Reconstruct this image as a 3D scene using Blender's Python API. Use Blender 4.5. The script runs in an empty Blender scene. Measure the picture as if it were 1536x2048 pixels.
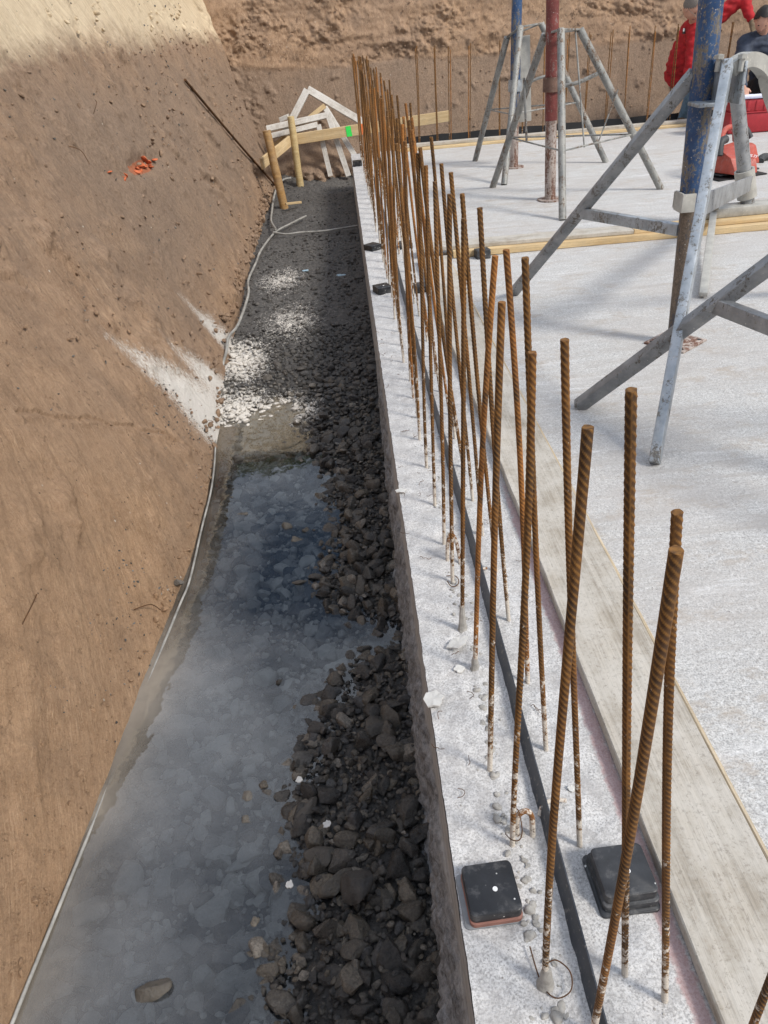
import bpy, bmesh, math, random
import numpy as np
from mathutils import Vector, Matrix, Quaternion, noise as mnoise
R_ = math.radians
random.seed(7); rng = np.random.default_rng(11)
S = bpy.context.scene; COL = S.collection

# ------------------------------------------------------------------ camera
CAMH = 1.25
def cam_basis():
    p, r, y = R_(33.4), R_(5.0), R_(0.6)
    F = Vector((math.sin(y)*math.cos(p), math.cos(y)*math.cos(p), -math.sin(p)))
    R0 = Vector((math.cos(y), -math.sin(y), 0)); U0 = R0.cross(F)
    R = math.cos(r)*R0 - math.sin(r)*U0; U = R.cross(F)
    return R, U, F
_R, _U, _F = cam_basis()
cd = bpy.data.cameras.new('camera'); cam = bpy.data.objects.new('camera', cd); COL.objects.link(cam)
cd.sensor_fit = 'HORIZONTAL'; cd.sensor_width = 36.0; cd.lens = 36.0*1500/1536
cd.clip_start = 0.02; cd.clip_end = 2000
cam.matrix_world = Matrix(((_R.x,_U.x,-_F.x,0),(_R.y,_U.y,-_F.y,0),(_R.z,_U.z,-_F.z,CAMH),(0,0,0,1)))
S.camera = cam
S.render.resolution_x = 768; S.render.resolution_y = 1024
# ------------------------------------------------------------------ world + sun
SUN_T = Vector((-0.86, 0.66, -1.0)).normalized()          # direction the light travels
elev = math.asin(-SUN_T.z); az = math.atan2(-SUN_T.x, -SUN_T.y)   # clockwise from +Y
W = bpy.data.worlds.new("World"); S.world = W; W.use_nodes = True
nt = W.node_tree; nt.nodes.clear()
wo = nt.nodes.new('ShaderNodeOutputWorld'); bg = nt.nodes.new('ShaderNodeBackground')
sky = nt.nodes.new('ShaderNodeTexSky'); sky.sky_type = 'NISHITA'; sky.sun_disc = False
sky.sun_elevation = elev; sky.sun_rotation = az; sky.air_density = 1.3; sky.dust_density = 1.5
tc = nt.nodes.new('ShaderNodeTexCoord'); mp = nt.nodes.new('ShaderNodeMapping'); mp.inputs['Scale'].default_value = (1,1,2.2)
nz = nt.nodes.new('ShaderNodeTexNoise'); nz.inputs['Scale'].default_value = 2.6; nz.inputs['Detail'].default_value = 7; nz.inputs['Roughness'].default_value = .55
cr = nt.nodes.new('ShaderNodeValToRGB'); cr.color_ramp.elements[0].position = .4; cr.color_ramp.elements[1].position = .64
mx = nt.nodes.new('ShaderNodeMix'); mx.data_type = 'RGBA'; mx.inputs['B'].default_value = (11, 11.8, 13.2, 1)
L = nt.links.new
L(tc.outputs['Generated'], mp.inputs['Vector']); L(mp.outputs[0], nz.inputs['Vector']); L(nz.outputs[0], cr.inputs[0])
L(cr.outputs[0], mx.inputs['Factor']); L(sky.outputs[0], mx.inputs['A']); L(mx.outputs['Result'], bg.inputs[0])
bg.inputs[1].default_value = 0.105; L(bg.outputs[0], wo.inputs[0])
sd = bpy.data.lights.new('sun', 'SUN'); so = bpy.data.objects.new('sun', sd); COL.objects.link(so)
sd.energy = 2.75; sd.angle = R_(13); sd.color = (1, .955, .88)
so.rotation_euler = SUN_T.to_track_quat('-Z', 'Y').to_euler(); so.location = (6, -6, 8)
S.view_settings.view_transform = 'Standard'; S.view_settings.look = 'None'
S.view_settings.exposure = 0.25; S.view_settings.gamma = 1; S.view_settings.use_curve_mapping = False

# ------------------------------------------------------------------ noise in numpy
def _lat(seed, n=256): return np.random.default_rng(seed).random((n, n))
def vnoise(u, v, seed):
    g = _lat(seed); n = g.shape[0]
    ui = np.floor(u).astype(int); vi = np.floor(v).astype(int); fu = u-ui; fv = v-vi
    fu = fu*fu*(3-2*fu); fv = fv*fv*(3-2*fv)
    a = g[ui % n, vi % n]; b = g[(ui+1) % n, vi % n]; c = g[ui % n, (vi+1) % n]; d = g[(ui+1) % n, (vi+1) % n]
    return (a*(1-fu)+b*fu)*(1-fv)+(c*(1-fu)+d*fu)*fv*1.0 - .5
def fbm(u, v, seed, octv=4, gain=.5):
    s = 0; a = 1; t = 0
    for i in range(octv):
        s = s + a*vnoise(u*2**i+17.3*i, v*2**i+5.1*i, seed+i); t += a; a *= gain
    return s/t*2           # about -1..1
def sstep(a, b, x):
    t = np.clip((x-a)/(b-a), 0, 1); return t*t*(3-2*t)
def segdist(px, py, ax, ay, bx, by):
    dx, dy = bx-ax, by-ay; t = np.clip(((px-ax)*dx+(py-ay)*dy)/(dx*dx+dy*dy), 0, 1)
    return np.hypot(px-ax-t*dx, py-ay-t*dy), t

# ------------------------------------------------------------------ materials
class MT:
    def __init__(s, name, rough=.7, metal=0, spec=.5):
        s.m = bpy.data.materials.new(name); s.m.use_nodes = True; s.nt = s.m.node_tree
        s.b = s.nt.nodes['Principled BSDF']; s.b.inputs['Roughness'].default_value = rough
        s.b.inputs['Metallic'].default_value = metal; s.b.inputs['Specular IOR Level'].default_value = spec
        s.tc = s.nt.nodes.new('ShaderNodeTexCoord')
    def n(s, t, **k):
        nd = s.nt.nodes.new(t)
        for a, b in k.items():
            if a.startswith('_'): setattr(nd, a[1:], b)
            else:
                i = nd.inputs[a.replace('__', ' ')]
                if hasattr(b, 'is_output'): s.nt.links.new(b, i)
                else: i.default_value = b
        return nd
    def link(s, a, b): s.nt.links.new(a, b)
    def obj(s): return s.tc.outputs['Object']
    def attr(s, name, vec=False):
        a = s.n('ShaderNodeAttribute', _attribute_name=name); return a.outputs['Vector' if vec else 'Fac']
    def map(s, v, scale=(1,1,1), rot=(0,0,0)): return s.n('ShaderNodeMapping', Vector=v, Scale=scale, Rotation=rot).outputs[0]
    def noise(s, v, scale, detail=5, rough=.55, dist=0): return s.n('ShaderNodeTexNoise', Vector=v, Scale=scale, Detail=detail, Roughness=rough, Distortion=dist).outputs[0]
    def vor(s, v, scale, feature='F1'): return s.n('ShaderNodeTexVoronoi', _feature=feature, Vector=v, Scale=scale).outputs['Distance']
    def ramp(s, f, stops, interp='LINEAR'):
        r = s.nt.nodes.new('ShaderNodeValToRGB'); s.link(f, r.inputs[0]); e = r.color_ramp.elements; r.color_ramp.interpolation = interp
        while len(e) < len(stops): e.new(.5)
        for x, (p, c) in zip(e, stops):
            x.position = p; x.color = (c, c, c, 1) if not hasattr(c, '__len__') else tuple(c)+(1,)
        return r.outputs[0]
    def mix(s, f, a, b, mode='MIX'):
        m = s.nt.nodes.new('ShaderNodeMix'); m.data_type = 'RGBA'; m.blend_type = mode
        for k, v in (('Factor', f), ('A', a), ('B', b)):
            i = m.inputs[k]
            if hasattr(v, 'is_output'): s.link(v, i)
            elif k == 'Factor': i.default_value = v
            else: i.default_value = tuple(v)+(1,)
        return m.outputs['Result']
    def math(s, op, a, b=0.0, clamp=False):
        m = s.nt.nodes.new('ShaderNodeMath'); m.operation = op; m.use_clamp = clamp
        for i, v in ((0, a), (1, b)):
            if hasattr(v, 'is_output'): s.link(v, m.inputs[i])
            else: m.inputs[i].default_value = v
        return m.outputs[0]
    def bump(s, h, strength=.5, dist=.01, prev=None):
        b = s.n('ShaderNodeBump', Strength=strength, Distance=dist, Height=h)
        if prev is not None: s.link(prev, b.inputs['Normal'])
        return b.outputs[0]
    def out(s, col=None, normal=None, rough=None, metal=None):
        for k, v in (('Base Color', col), ('Normal', normal), ('Roughness', rough), ('Metallic', metal)):
            if v is None: continue
            if hasattr(v, 'is_output'): s.link(v, s.b.inputs[k])
            elif k == 'Base Color': s.b.inputs[k].default_value = tuple(v)+(1,)
            else: s.b.inputs[k].default_value = v
        return s.m

def m_soil():
    t = MT('soil', .92, spec=.2); fl = t.attr('flow', True); o = t.obj()
    cst = lambda v, lo, hi: t.ramp(v, [(lo, 0), (hi, 1)])
    st = t.noise(t.map(fl, (40, 4.5, 1)), 1.0, 8, .76, .6)
    st2 = t.noise(t.map(fl, (150, 18, 1)), 1.0, 4, .8, .5); st3 = t.noise(t.map(fl, (420, 26, 1)), 1.0, 3, .8)
    big = t.noise(o, 1.3, 5, .6); mid = t.noise(o, 7, 8, .75); fine = t.noise(o, 60, 6, .85); grit = t.noise(o, 190, 3, .8)
    c = t.mix(cst(mid, .34, .66), (.25, .15, .088), (.47, .305, .19))
    sg = t.ramp(t.noise(o, 2.7, 5, .7), [(.38, .25), (.6, 1)]); c = t.mix(t.math('MULTIPLY', sg, t.ramp(st, [(.36, .65), (.46, 0)])), c, (.25, .165, .11))
    c = t.mix(t.math('MULTIPLY', sg, t.ramp(st2, [(.52, 0), (.64, .7)])), c, (.72, .52, .35)); c = t.mix(t.math('MULTIPLY', sg, t.ramp(st2, [(.34, .75), (.43, 0)])), c, (.17, .11, .075))
    c = t.mix(t.ramp(st3, [(.54, 0), (.66, .55)]), c, (.72, .53, .36)); c = t.mix(t.ramp(st3, [(.34, .6), (.44, 0)]), c, (.15, .1, .07))
    c = t.mix(t.ramp(grit, [(.34, .5), (.42, 0)]), c, (.09, .06, .04)); c = t.mix(t.ramp(grit, [(.58, 0), (.66, .5)]), c, (.62, .48, .34))
    pn0 = t.noise(o, 22, 7, .8); pit = t.ramp(pn0, [(.36, .9), (.42, 0)]); c = t.mix(pit, c, (.1, .065, .043)); og = t.attr('orange')
    c = t.mix(t.math('MULTIPLY', cst(big, .38, .62), .45), c, (.27, .195, .145)); c = t.mix(t.math('MULTIPLY', cst(t.noise(o, 4.2, 8, .75), .5, .6), .45), c, (.2, .14, .1))
    damp_shade = t.attr('damp_shade'); dry_sunlit = t.attr('dry_sunlit'); pw = t.attr('powder'); cl = t.attr('clay')  # left bank: sunlit top and shaded middle are painted into the soil colour
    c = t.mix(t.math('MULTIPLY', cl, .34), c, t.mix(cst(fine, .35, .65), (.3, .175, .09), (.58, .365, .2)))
    c = t.mix(t.math('MULTIPLY', damp_shade, .62), c, t.mix(cst(fine, .36, .64), (.13, .096, .074), (.335, .252, .188)))
    df = t.math('ADD', dry_sunlit, t.math('MULTIPLY', t.math('SUBTRACT', mid, .5), .5))
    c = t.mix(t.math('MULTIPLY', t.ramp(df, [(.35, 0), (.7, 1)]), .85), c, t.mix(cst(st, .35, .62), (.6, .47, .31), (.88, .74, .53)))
    spk = t.ramp(t.vor(o, 38), [(.05, 1), (.15, 0)]); rn = t.ramp(t.noise(o, 11, 2), [(.55, 0), (.6, 1)])
    c = t.mix(t.math('MULTIPLY', spk, rn), c, (.05, .04, .034))
    spw = t.ramp(t.vor(t.map(o, (1, 1, 1), (0, .4, .9)), 16), [(.04, 1), (.09, 0)]); rw = t.ramp(t.noise(t.map(o, (1, 1.3, 1)), 6, 2), [(.58, 0), (.62, 1)])
    c = t.mix(t.math('MULTIPLY', spw, rw), c, (.66, .62, .54))
    pn = cst(t.math('ADD', t.math('MULTIPLY', t.noise(t.map(fl, (95, 30, 1)), 1.0, 5, .85), .55), t.math('MULTIPLY', t.noise(o, 210, 3, .8), .45)), .33, .67)
    pf = t.ramp(t.math('SUBTRACT', t.math('ADD', pw, pn), 1.0), [(-.0, 0), (.2, 1)])
    c = t.mix(t.math('MULTIPLY', pf, .95), c, (.76, .72, .66))
    c = t.mix(t.ramp(t.math('ADD', t.math('SUBTRACT', og, .5), mid), [(.5, 0), (.6, .9)]), c, t.mix(fine, (.3, .1, .05), (.55, .2, .1)))
    nrm = t.bump(t.math('ADD', st, t.math('MULTIPLY', st2, .5)), .9, .011)
    nrm = t.bump(pn0, .9, .012, nrm); nrm = t.bump(fine, .8, .006, nrm)
    return t.out(c, nrm)

def m_concrete(name='concrete', paint=False):
    t = MT(name, .85, spec=.3); o = t.obj()
    sp = t.noise(o, 230, 3, .75); sp2 = t.noise(o, 90, 4, .75); md = t.noise(o, 30, 6, .75); bg_ = t.noise(o, 1.7, 8, .7)
    br = t.noise(t.map(o, (2.2, 16, 3)), 1, 8, .74, .5)
    c = t.mix(t.ramp(sp, [(.36, 0), (.56, 1)]), (.28, .277, .27), (.62, .615, .6)); c = t.mix(t.ramp(t.noise(o, 13, 7, .8), [(.42, .35), (.56, 0)]), c, (.4, .395, .39))
    c = t.mix(t.ramp(sp2, [(.36, .6), (.46, 0)]), c, (.25, .24, .235)); c = t.mix(t.ramp(sp2, [(.56, 0), (.66, .7)]), c, (.77, .77, .765))
    c = t.mix(t.math('MULTIPLY', t.ramp(bg_, [(.44, 0), (.62, 1)]), .5), c, (.44, .41, .385))
    c = t.mix(t.math('MULTIPLY', t.ramp(br, [(.5, 0), (.64, 1)]), .62), c, (.4, .375, .35))
    c = t.mix(t.math('MULTIPLY', t.ramp(t.noise(t.map(o, (4, 7, 3)), 1, 8, .8), [(.53, 0), (.66, 1)]), .65), c, (.38, .32, .26))
    c = t.mix(t.ramp(br, [(.28, .7), (.42, 0)]), c, (.73, .73, .73))
    vs = t.vor(o, 75); gate = t.ramp(t.noise(o, 17, 2), [(.48, 0), (.6, 1)])
    c = t.mix(t.math('MULTIPLY', t.ramp(vs, [(.08, .8), (.17, 0)]), gate), c, (.17, .155, .14))
    if paint:
        p = t.attr('paint'); pn = t.noise(o, 55, 5, .7); w = t.attr('wallrow')
        lil = t.mix(t.ramp(sp, [(.38, 0), (.54, 1)]), (.34, .335, .33), (.67, .662, .655)); lil = t.mix(t.ramp(t.noise(o, 15, 7, .8), [(.42, .6), (.54, 0)]), lil, (.42, .41, .405)); lil = t.mix(t.ramp(sp2, [(.36, .45), (.46, 0)]), lil, (.33, .32, .32))
        lil = t.mix(t.ramp(t.vor(o, 110), [(.07, .8), (.16, 0)]), lil, (.2, .19, .19))
        c = t.mix(t.math('MULTIPLY', w, .7), c, lil)
        lum = t.ramp(t.noise(o, 16, 6, .8), [(.54, 0), (.6, 1)])
        c = t.mix(t.math('MULTIPLY', t.math('MULTIPLY', w, lum), .5), c, (.36, .345, .335))
        c = t.mix(t.ramp(t.math('ADD', t.math('SUBTRACT', p, .5), pn), [(.55, 0), (.8, .6)]), c, (.44, .24, .23))
    nrm = t.bump(sp, .5, .002); nrm = t.bump(md, .7, .006, nrm); nrm = t.bump(br, .4, .008, nrm)
    return t.out(c, nrm)

def m_face():
    t = MT('formed_concrete_face', .8, spec=.3); o = t.obj()
    g = t.noise(t.map(o, (60, 1.2, 90)), 1, 5, .6); md = t.noise(o, 26, 5, .7); wet = t.attr('wet')
    c = t.mix(t.ramp(g, [(.35, 0), (.65, 1)]), (.34, .33, .315), (.5, .49, .475))
    c = t.mix(t.ramp(md, [(.55, 0), (.7, .5)]), c, (.17, .15, .13))
    c = t.mix(wet, c, t.mix(t.ramp(t.noise(o, 40, 7, .8), [(.36, 0), (.6, 1)]), (.055, .058, .064), (.33, .34, .355)))
    nrm = t.bump(g, .4, .003); nrm = t.bump(md, .9, .012, nrm); nrm = t.bump(t.noise(o, 120, 5, .7), .8, .004, nrm)
    return t.out(c, nrm)

def m_rock(name='wet_gravel'):
    t = MT(name, .45, spec=.5); o = t.obj(); rn = t.attr('rnd'); dp = t.attr('depth'); pw = t.attr('powder'); far = t.attr('far')
    n1 = t.noise(o, 45, 7, .78); n2 = t.noise(o, 170, 4, .8)
    k1 = t.ramp(n1, [(.36, 0), (.62, 1)]); k2 = t.ramp(n2, [(.38, 0), (.6, 1)])
    c = t.ramp(rn, [(0, (.02, .02, .021)), (.3, (.05, .048, .046)), (.55, (.14, .118, .09)), (.75, (.075, .078, .085)), (.9, (.19, .155, .11)), (1, (.36, .32, .27))])
    c = t.mix(t.math('MULTIPLY', k1, .5), c, (.13, .115, .095))
    c = t.mix(t.math('MULTIPLY', k2, .6), c, (.022, .022, .023))
    c = t.mix(far, c, t.mix(k2, t.mix(k1, (.022, .021, .021), (.07, .066, .062)), t.mix(k1, (.06, .056, .053), (.17, .157, .143))))
    silt = t.mix(t.ramp(rn, [(.12, 0), (.3, .45), (1, 1)]), (.022, .025, .03), (.40, .37, .325))
    c = t.mix(dp, c, silt)
    pf = t.ramp(t.math('SUBTRACT', t.math('ADD', pw, t.math('ADD', t.math('MULTIPLY', k1, .5), t.math('MULTIPLY', k2, .5))), 1.0), [(0, 0), (.1, 1)])
    c = t.mix(pf, c, (.68, .635, .57))
    rough = t.mix(far, t.ramp(n1, [(.4, .12), (.58, .5)]), (.85, .85, .85))
    nrm = t.bump(n1, .9, .008); nrm = t.bump(n2, .6, .002, nrm)
    return t.out(c, nrm, rough)

def m_water():
    t = MT('silty_water', .03); ntr = t.nt; ntr.nodes.remove(t.b); o = t.obj()
    out = [n for n in ntr.nodes if n.type == 'OUTPUT_MATERIAL'][0]
    murk = t.attr('murk'); n1 = t.noise(o, 2.6, 5, .6); n2 = t.noise(o, 9, 4, .6, .6)
    f = t.math('ADD', murk, t.math('MULTIPLY', t.math('SUBTRACT', n1, .5), 1.0)); f = t.math('ADD', f, t.math('MULTIPLY', t.math('SUBTRACT', n2, .5), .3))
    f = t.ramp(f, [(0, .03), (.4, .3), (1, .95)])
    yl = t.attr('ochre')
    col = t.mix(yl, t.mix(n1, (.14, .15, .165), (.29, .29, .29)), (.33, .27, .195))
    dif = t.n('ShaderNodeBsdfDiffuse', Color=col).outputs[0]
    trp = t.n('ShaderNodeBsdfTransparent', Color=(.8, .85, .89, 1)).outputs[0]
    mx_ = t.n('ShaderNodeMixShader'); t.link(f, mx_.inputs[0]); t.link(trp, mx_.inputs[1]); t.link(dif, mx_.inputs[2])
    rip = t.bump(t.noise(o, 7, 3, .5), .05, .02)
    gl = t.n('ShaderNodeBsdfGlossy', Color=(1, 1, 1, 1), Roughness=.015, Normal=rip).outputs[0]
    fr = t.n('ShaderNodeFresnel', IOR=1.62, Normal=rip).outputs[0]
    m2 = t.n('ShaderNodeMixShader'); t.link(fr, m2.inputs[0]); t.link(mx_.outputs[0], m2.inputs[1]); t.link(gl, m2.inputs[2])
    t.link(m2.outputs[0], out.inputs[0]); return t.m

def m_rust(name, a=(.034, .02, .012), b=(.18, .085, .027), white=1.0, orange=.3):
    t = MT(name, .8, spec=.25); o = t.obj(); info = t.n('ShaderNodeObjectInfo').outputs['Random']
    off = t.n('ShaderNodeVectorMath', _operation='ADD'); t.link(o, off.inputs[0]); t.link(t.n('ShaderNodeCombineXYZ', X=t.math('MULTIPLY', info, 30), Z=t.math('MULTIPLY', info, 17)).outputs[0], off.inputs[1]); v = off.outputs[0]
    n1 = t.noise(v, 9, 5, .65); n2 = t.noise(v, 160, 4, .7); n3 = t.noise(v, 3.2, 3)
    rib = t.attr('rib')
    c = t.mix(t.ramp(n1, [(.38, 0), (.6, 1)]), a, b); c = t.mix(t.ramp(t.noise(v, 22, 6, .8), [(.4, .85), (.49, 0)]), c, (.034, .026, .022))
    c = t.mix(t.math('MULTIPLY', t.ramp(n3, [(.5, 0), (.68, 1)]), orange), c, (.4, .15, .035))
    c = t.mix(t.math('MULTIPLY', rib, .8), c, (.36, .18, .048)); c = t.mix(t.ramp(rib, [(0, .55), (.25, 0)]), c, (.06, .032, .016))
    c = t.mix(t.ramp(n2, [(.5, 0), (.75, .55)]), c, (.045, .025, .014))
    z = t.n('ShaderNodeSeparateXYZ', Vector=o).outputs['Z']
    zf = t.ramp(z, [(0, 1), (.1, .55), (.45, .2), (1, .12)])
    s = t.math('ADD', t.math('MULTIPLY', zf, .42*white), t.noise(v, 62, 5, .75))
    c = t.mix(t.ramp(s, [(.73, 0), (.8, .9)]), c, (.62, .57, .5))
    nrm = t.bump(n2, .5, .001)
    return t.out(c, nrm)

def m_wood(name, a, b, dirt=.3, dust=None):
    t = MT(name, .8, spec=.2); o = t.obj()
    g = t.noise(t.map(o, (1.3, 34, 34)), 1, 6, .66, 1.0); fine = t.noise(t.map(o, (9, 260, 260)), 1, 3, .7)
    n = t.noise(o, 7, 8, .78); gr = t.noise(o, 120, 4, .8); kn = t.vor(t.map(o, (1.4, 4.5, 4.5)), 1.0)
    c = t.mix(t.ramp(g, [(.36, 0), (.6, 1)]), a, b)
    c = t.mix(t.ramp(fine, [(.5, 0), (.66, .4)]), c, tuple(x*.5 for x in a))
    c = t.mix(t.ramp(kn, [(.04, .75), (.10, 0)]), c, tuple(x*.4 for x in a))
    c = t.mix(t.math('MULTIPLY', t.ramp(n, [(.4, 0), (.58, 1)]), dirt), c, dust or (.3, .26, .21))
    c = t.mix(t.math('MULTIPLY', t.ramp(gr, [(.36, 1), (.45, 0)]), .25+dirt*.3), c, tuple(x*.55 for x in a))
    nrm = t.bump(g, .35, .003); nrm = t.bump(fine, .5, .0015, nrm)
    return t.out(c, nrm)

def m_metal(name, a, b, metal=.6, rough=.45, chips=None, chipamt=.5, dirt=.4, dirtcol=(.42, .38, .32)):
    t = MT(name, rough, metal); o = t.obj()
    n1 = t.noise(o, 14, 5, .65); n2 = t.noise(o, 90, 4, .7); n3 = t.noise(t.map(o, (20, 20, 6)), 1, 7, .78)
    c = t.mix(t.ramp(n1, [(.35, 0), (.65, 1)]), a, b)
    mt = metal
    if chips:
        f = t.ramp(t.math('ADD', t.math('MULTIPLY', n3, .75), t.math('MULTIPLY', n2, .35)), [(.62-chipamt*.15, 0), (.67-chipamt*.15, 1)])
        c = t.mix(f, c, t.mix(t.ramp(n2, [(.4, 0), (.6, 1)]), chips, tuple(x*.4 for x in chips)))
    c = t.mix(t.math('MULTIPLY', t.ramp(n2, [(.58, 0), (.68, 1)]), dirt), c, dirtcol)
    spl = t.ramp(t.vor(o, 48), [(.07, 1), (.12, 0)]); gt = t.ramp(t.noise(o, 13, 2), [(.5, 0), (.56, 1)])
    c = t.mix(t.math('MULTIPLY', t.math('MULTIPLY', spl, gt), .8), c, (.6, .57, .52))
    nrm = t.bump(n2, .25, .001)
    return t.out(c, nrm, t.ramp(n1, [(.3, max(rough-.12, .1)), (.7, min(rough+.2, 1))]))

def m_plain(name, col, rough=.7, var=.25, scale=20, specks=None, metal=0, spec=.5, bumps=.3):
    t = MT(name, rough, metal, spec); o = t.obj(); n1 = t.noise(o, scale, 5, .65)
    c = t.mix(t.ramp(n1, [(.3, 0), (.7, 1)]), tuple(x*(1-var) for x in col), tuple(min(1, x*(1+var)) for x in col))
    if specks:
        sp = t.ramp(t.vor(o, specks[0]), [(specks[1], 1), (specks[1]*1.6, 0)])
        g = t.ramp(t.noise(o, specks[0]*.4, 2), [(.5, 0), (.6, 1)])
        c = t.mix(t.math('MULTIPLY', sp, g), c, specks[2])
        c = t.mix(t.ramp(t.noise(o, 35, 5, .7), [(.52, 0), (.8, .35)]), c, (.35, .34, .33))
    return t.out(c, t.bump(n1, bumps, .003))

M = dict(
 soil=m_soil(), concrete=m_concrete(paint=True), face=m_face(), rock=m_rock(), water=m_water(),
 rust=m_rust('rusty_steel'), rust2=m_rust('bright_rusty_steel', (.14, .055, .02), (.42, .17, .045), .8, .9),
 rustwire=m_rust('rusty_wire', (.09, .045, .02), (.2, .09, .035), 0), 
 rustwhite=m_rust('cement_splashed_steel', (.1, .05, .02), (.3, .14, .04), 1.7),
 oldwood=m_wood('weathered_board', (.3, .265, .215), (.46, .42, .36), .6, (.55, .525, .48)),
 palewood=m_wood('pale_dusty_wood', (.46, .36, .23), (.6, .5, .36), .4),
 rawwood=m_wood('fresh_softwood', (.52, .36, .18), (.68, .52, .3), .2),
 postwood=m_wood('round_post_wood', (.3, .16, .055), (.46, .28, .11), .3),
 post2wood=m_wood('pale_post_wood', (.5, .35, .15), (.64, .5, .26), .2),
 framewood=m_wood('cement_covered_frame', (.4, .36, .31), (.62, .585, .53), .7, (.7, .68, .64)),
 galv=m_metal('galvanised_steel', (.28, .315, .345), (.48, .515, .55), .45, .42, (.3, .29, .27), .25, .5),
 galvdark=m_metal('dull_galvanised_steel', (.2, .21, .22), (.36, .365, .37), .4, .48, (.2, .18, .16), .2, .4),
 galvdirty=m_metal('cement_dusted_steel', (.36, .35, .32), (.5, .49, .45), .3, .6, dirt=.8, dirtcol=(.6, .57, .5)),
 blue=m_metal('blue_paint', (.014, .045, .12), (.03, .08, .18), 0, .45, (.24, .2, .15), .38, .6),
 bluerust=m_metal('worn_dark_blue_paint', (.03, .05, .09), (.09, .075, .06), .1, .55, (.2, .15, .11), .9, .6, (.36, .3, .24)),
 redp=m_metal('dark_red_paint', (.11, .024, .02), (.19, .04, .034), 0, .5, (.42, .38, .35), .0, .35),
 redrust=m_metal('rusty_splashed_tube', (.3, .25, .22), (.46, .4, .36), .1, .7, (.25, .13, .09), .6, .6, (.2, .12, .09)),
 whitetube=m_metal('splashed_pale_tube', (.17, .175, .17), (.34, .335, .31), .2, .55, (.22, .15, .1), .3, .6, (.2, .16, .13)),
 brownst=m_metal('brown_rusty_collar', (.1, .055, .04), (.2, .12, .09), .2, .6),
 black=m_plain('black_plastic', (.014, .015, .018), .42, .3, 30, (62, .09, (.7, .7, .68))),
 blackold=m_plain('dusty_black_plastic', (.03, .032, .036), .5, .35, 30, (50, .08, (.7, .7, .68))),
 black_layer=m_plain('flat_black', (.006, .006, .007), .6, .4, 14),
 strip=m_metal('waterstop_sheet', (.03, .034, .042), (.075, .082, .095), .3, .4, dirt=.3),
 copper=m_plain('brown_plastic', (.26, .12, .09), .6, .2, 40),
 greyp=m_plain('grey_plastic', (.22, .23, .24), .6, .2, 40),
 hose=m_plain('pale_grey_hose', (.3, .29, .265), .5, .5, 12, bumps=.5),
 brick=m_plain('orange_brick', (.48, .12, .045), .9, .45, 60, bumps=.8),
 flake=m_plain('cement_flake', (.6, .59, .56), .9, .12, 60, bumps=.6),
 lump=m_plain('cement_lump', (.34, .325, .3), .9, .3, 60, bumps=.9),
 bolt=m_plain('bolt_steel', (.3, .27, .22), .5, .3, 60, metal=.6),
 green=m_plain('green_spray_paint', (.04, .72, .1), .7, .1, 60),
 orange=m_plain('orange_spray_paint', (.85, .2, .06), .7, .1, 60),
 palegreen=m_plain('faded_green_spray', (.38, .62, .22), .7, .1, 60),
 redcloth=m_plain('red_jacket_cloth', (.38, .01, .014), .85, .3, 18, bumps=.9),
 jeans=m_plain('faded_jeans', (.12, .19, .25), .9, .3, 22, bumps=.6),
 navy=m_plain('navy_jacket_cloth', (.035, .045, .07), .85, .3, 18, bumps=.9),
 blackcloth=m_plain('black_cloth', (.01, .01, .012), .9, .3, 20),
 skin=m_plain('skin', (.5, .27, .19), .5, .1, 20, bumps=.1),
 glove=m_plain('work_glove', (.18, .13, .08), .85, .3, 40, bumps=.6),
 hairgrey=m_plain('grey_hair', (.16, .135, .115), .8, .3, 120, bumps=1),
 hairdark=m_plain('dark_hair', (.012, .009, .008), .6, .3, 120, bumps=1),
 boot=m_plain('brown_boot_leather', (.14, .085, .045), .7, .3, 40),
 redbox=m_plain('red_box_plastic', (.36, .022, .03), .5, .15, 25),
 redtool=m_plain('red_tool_plastic', (.4, .07, .045), .5, .15, 25, (46, .06, (.5, .3, .25))),
 darktool=m_plain('dark_tool_rubber', (.04, .042, .045), .6, .3, 30),
 white=m_plain('white_marking', (.8, .8, .8), .6, .05, 30),
 paper=m_plain('blueprint_paper', (.66, .68, .8), .8, .05, 10, bumps=.1),
 blueflake=m_plain('pale_blue_scrap', (.3, .42, .5), .7, .1, 30),
 eye=m_plain('eye_dark', (.02, .015, .012), .3, .1, 30),
 grass=m_plain('weed_leaves', (.07, .11, .03), .8, .4, 6),
 turf=m_plain('earth_and_turf', (.14, .13, .07), .95, .4, 3, bumps=.8),
)

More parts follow.
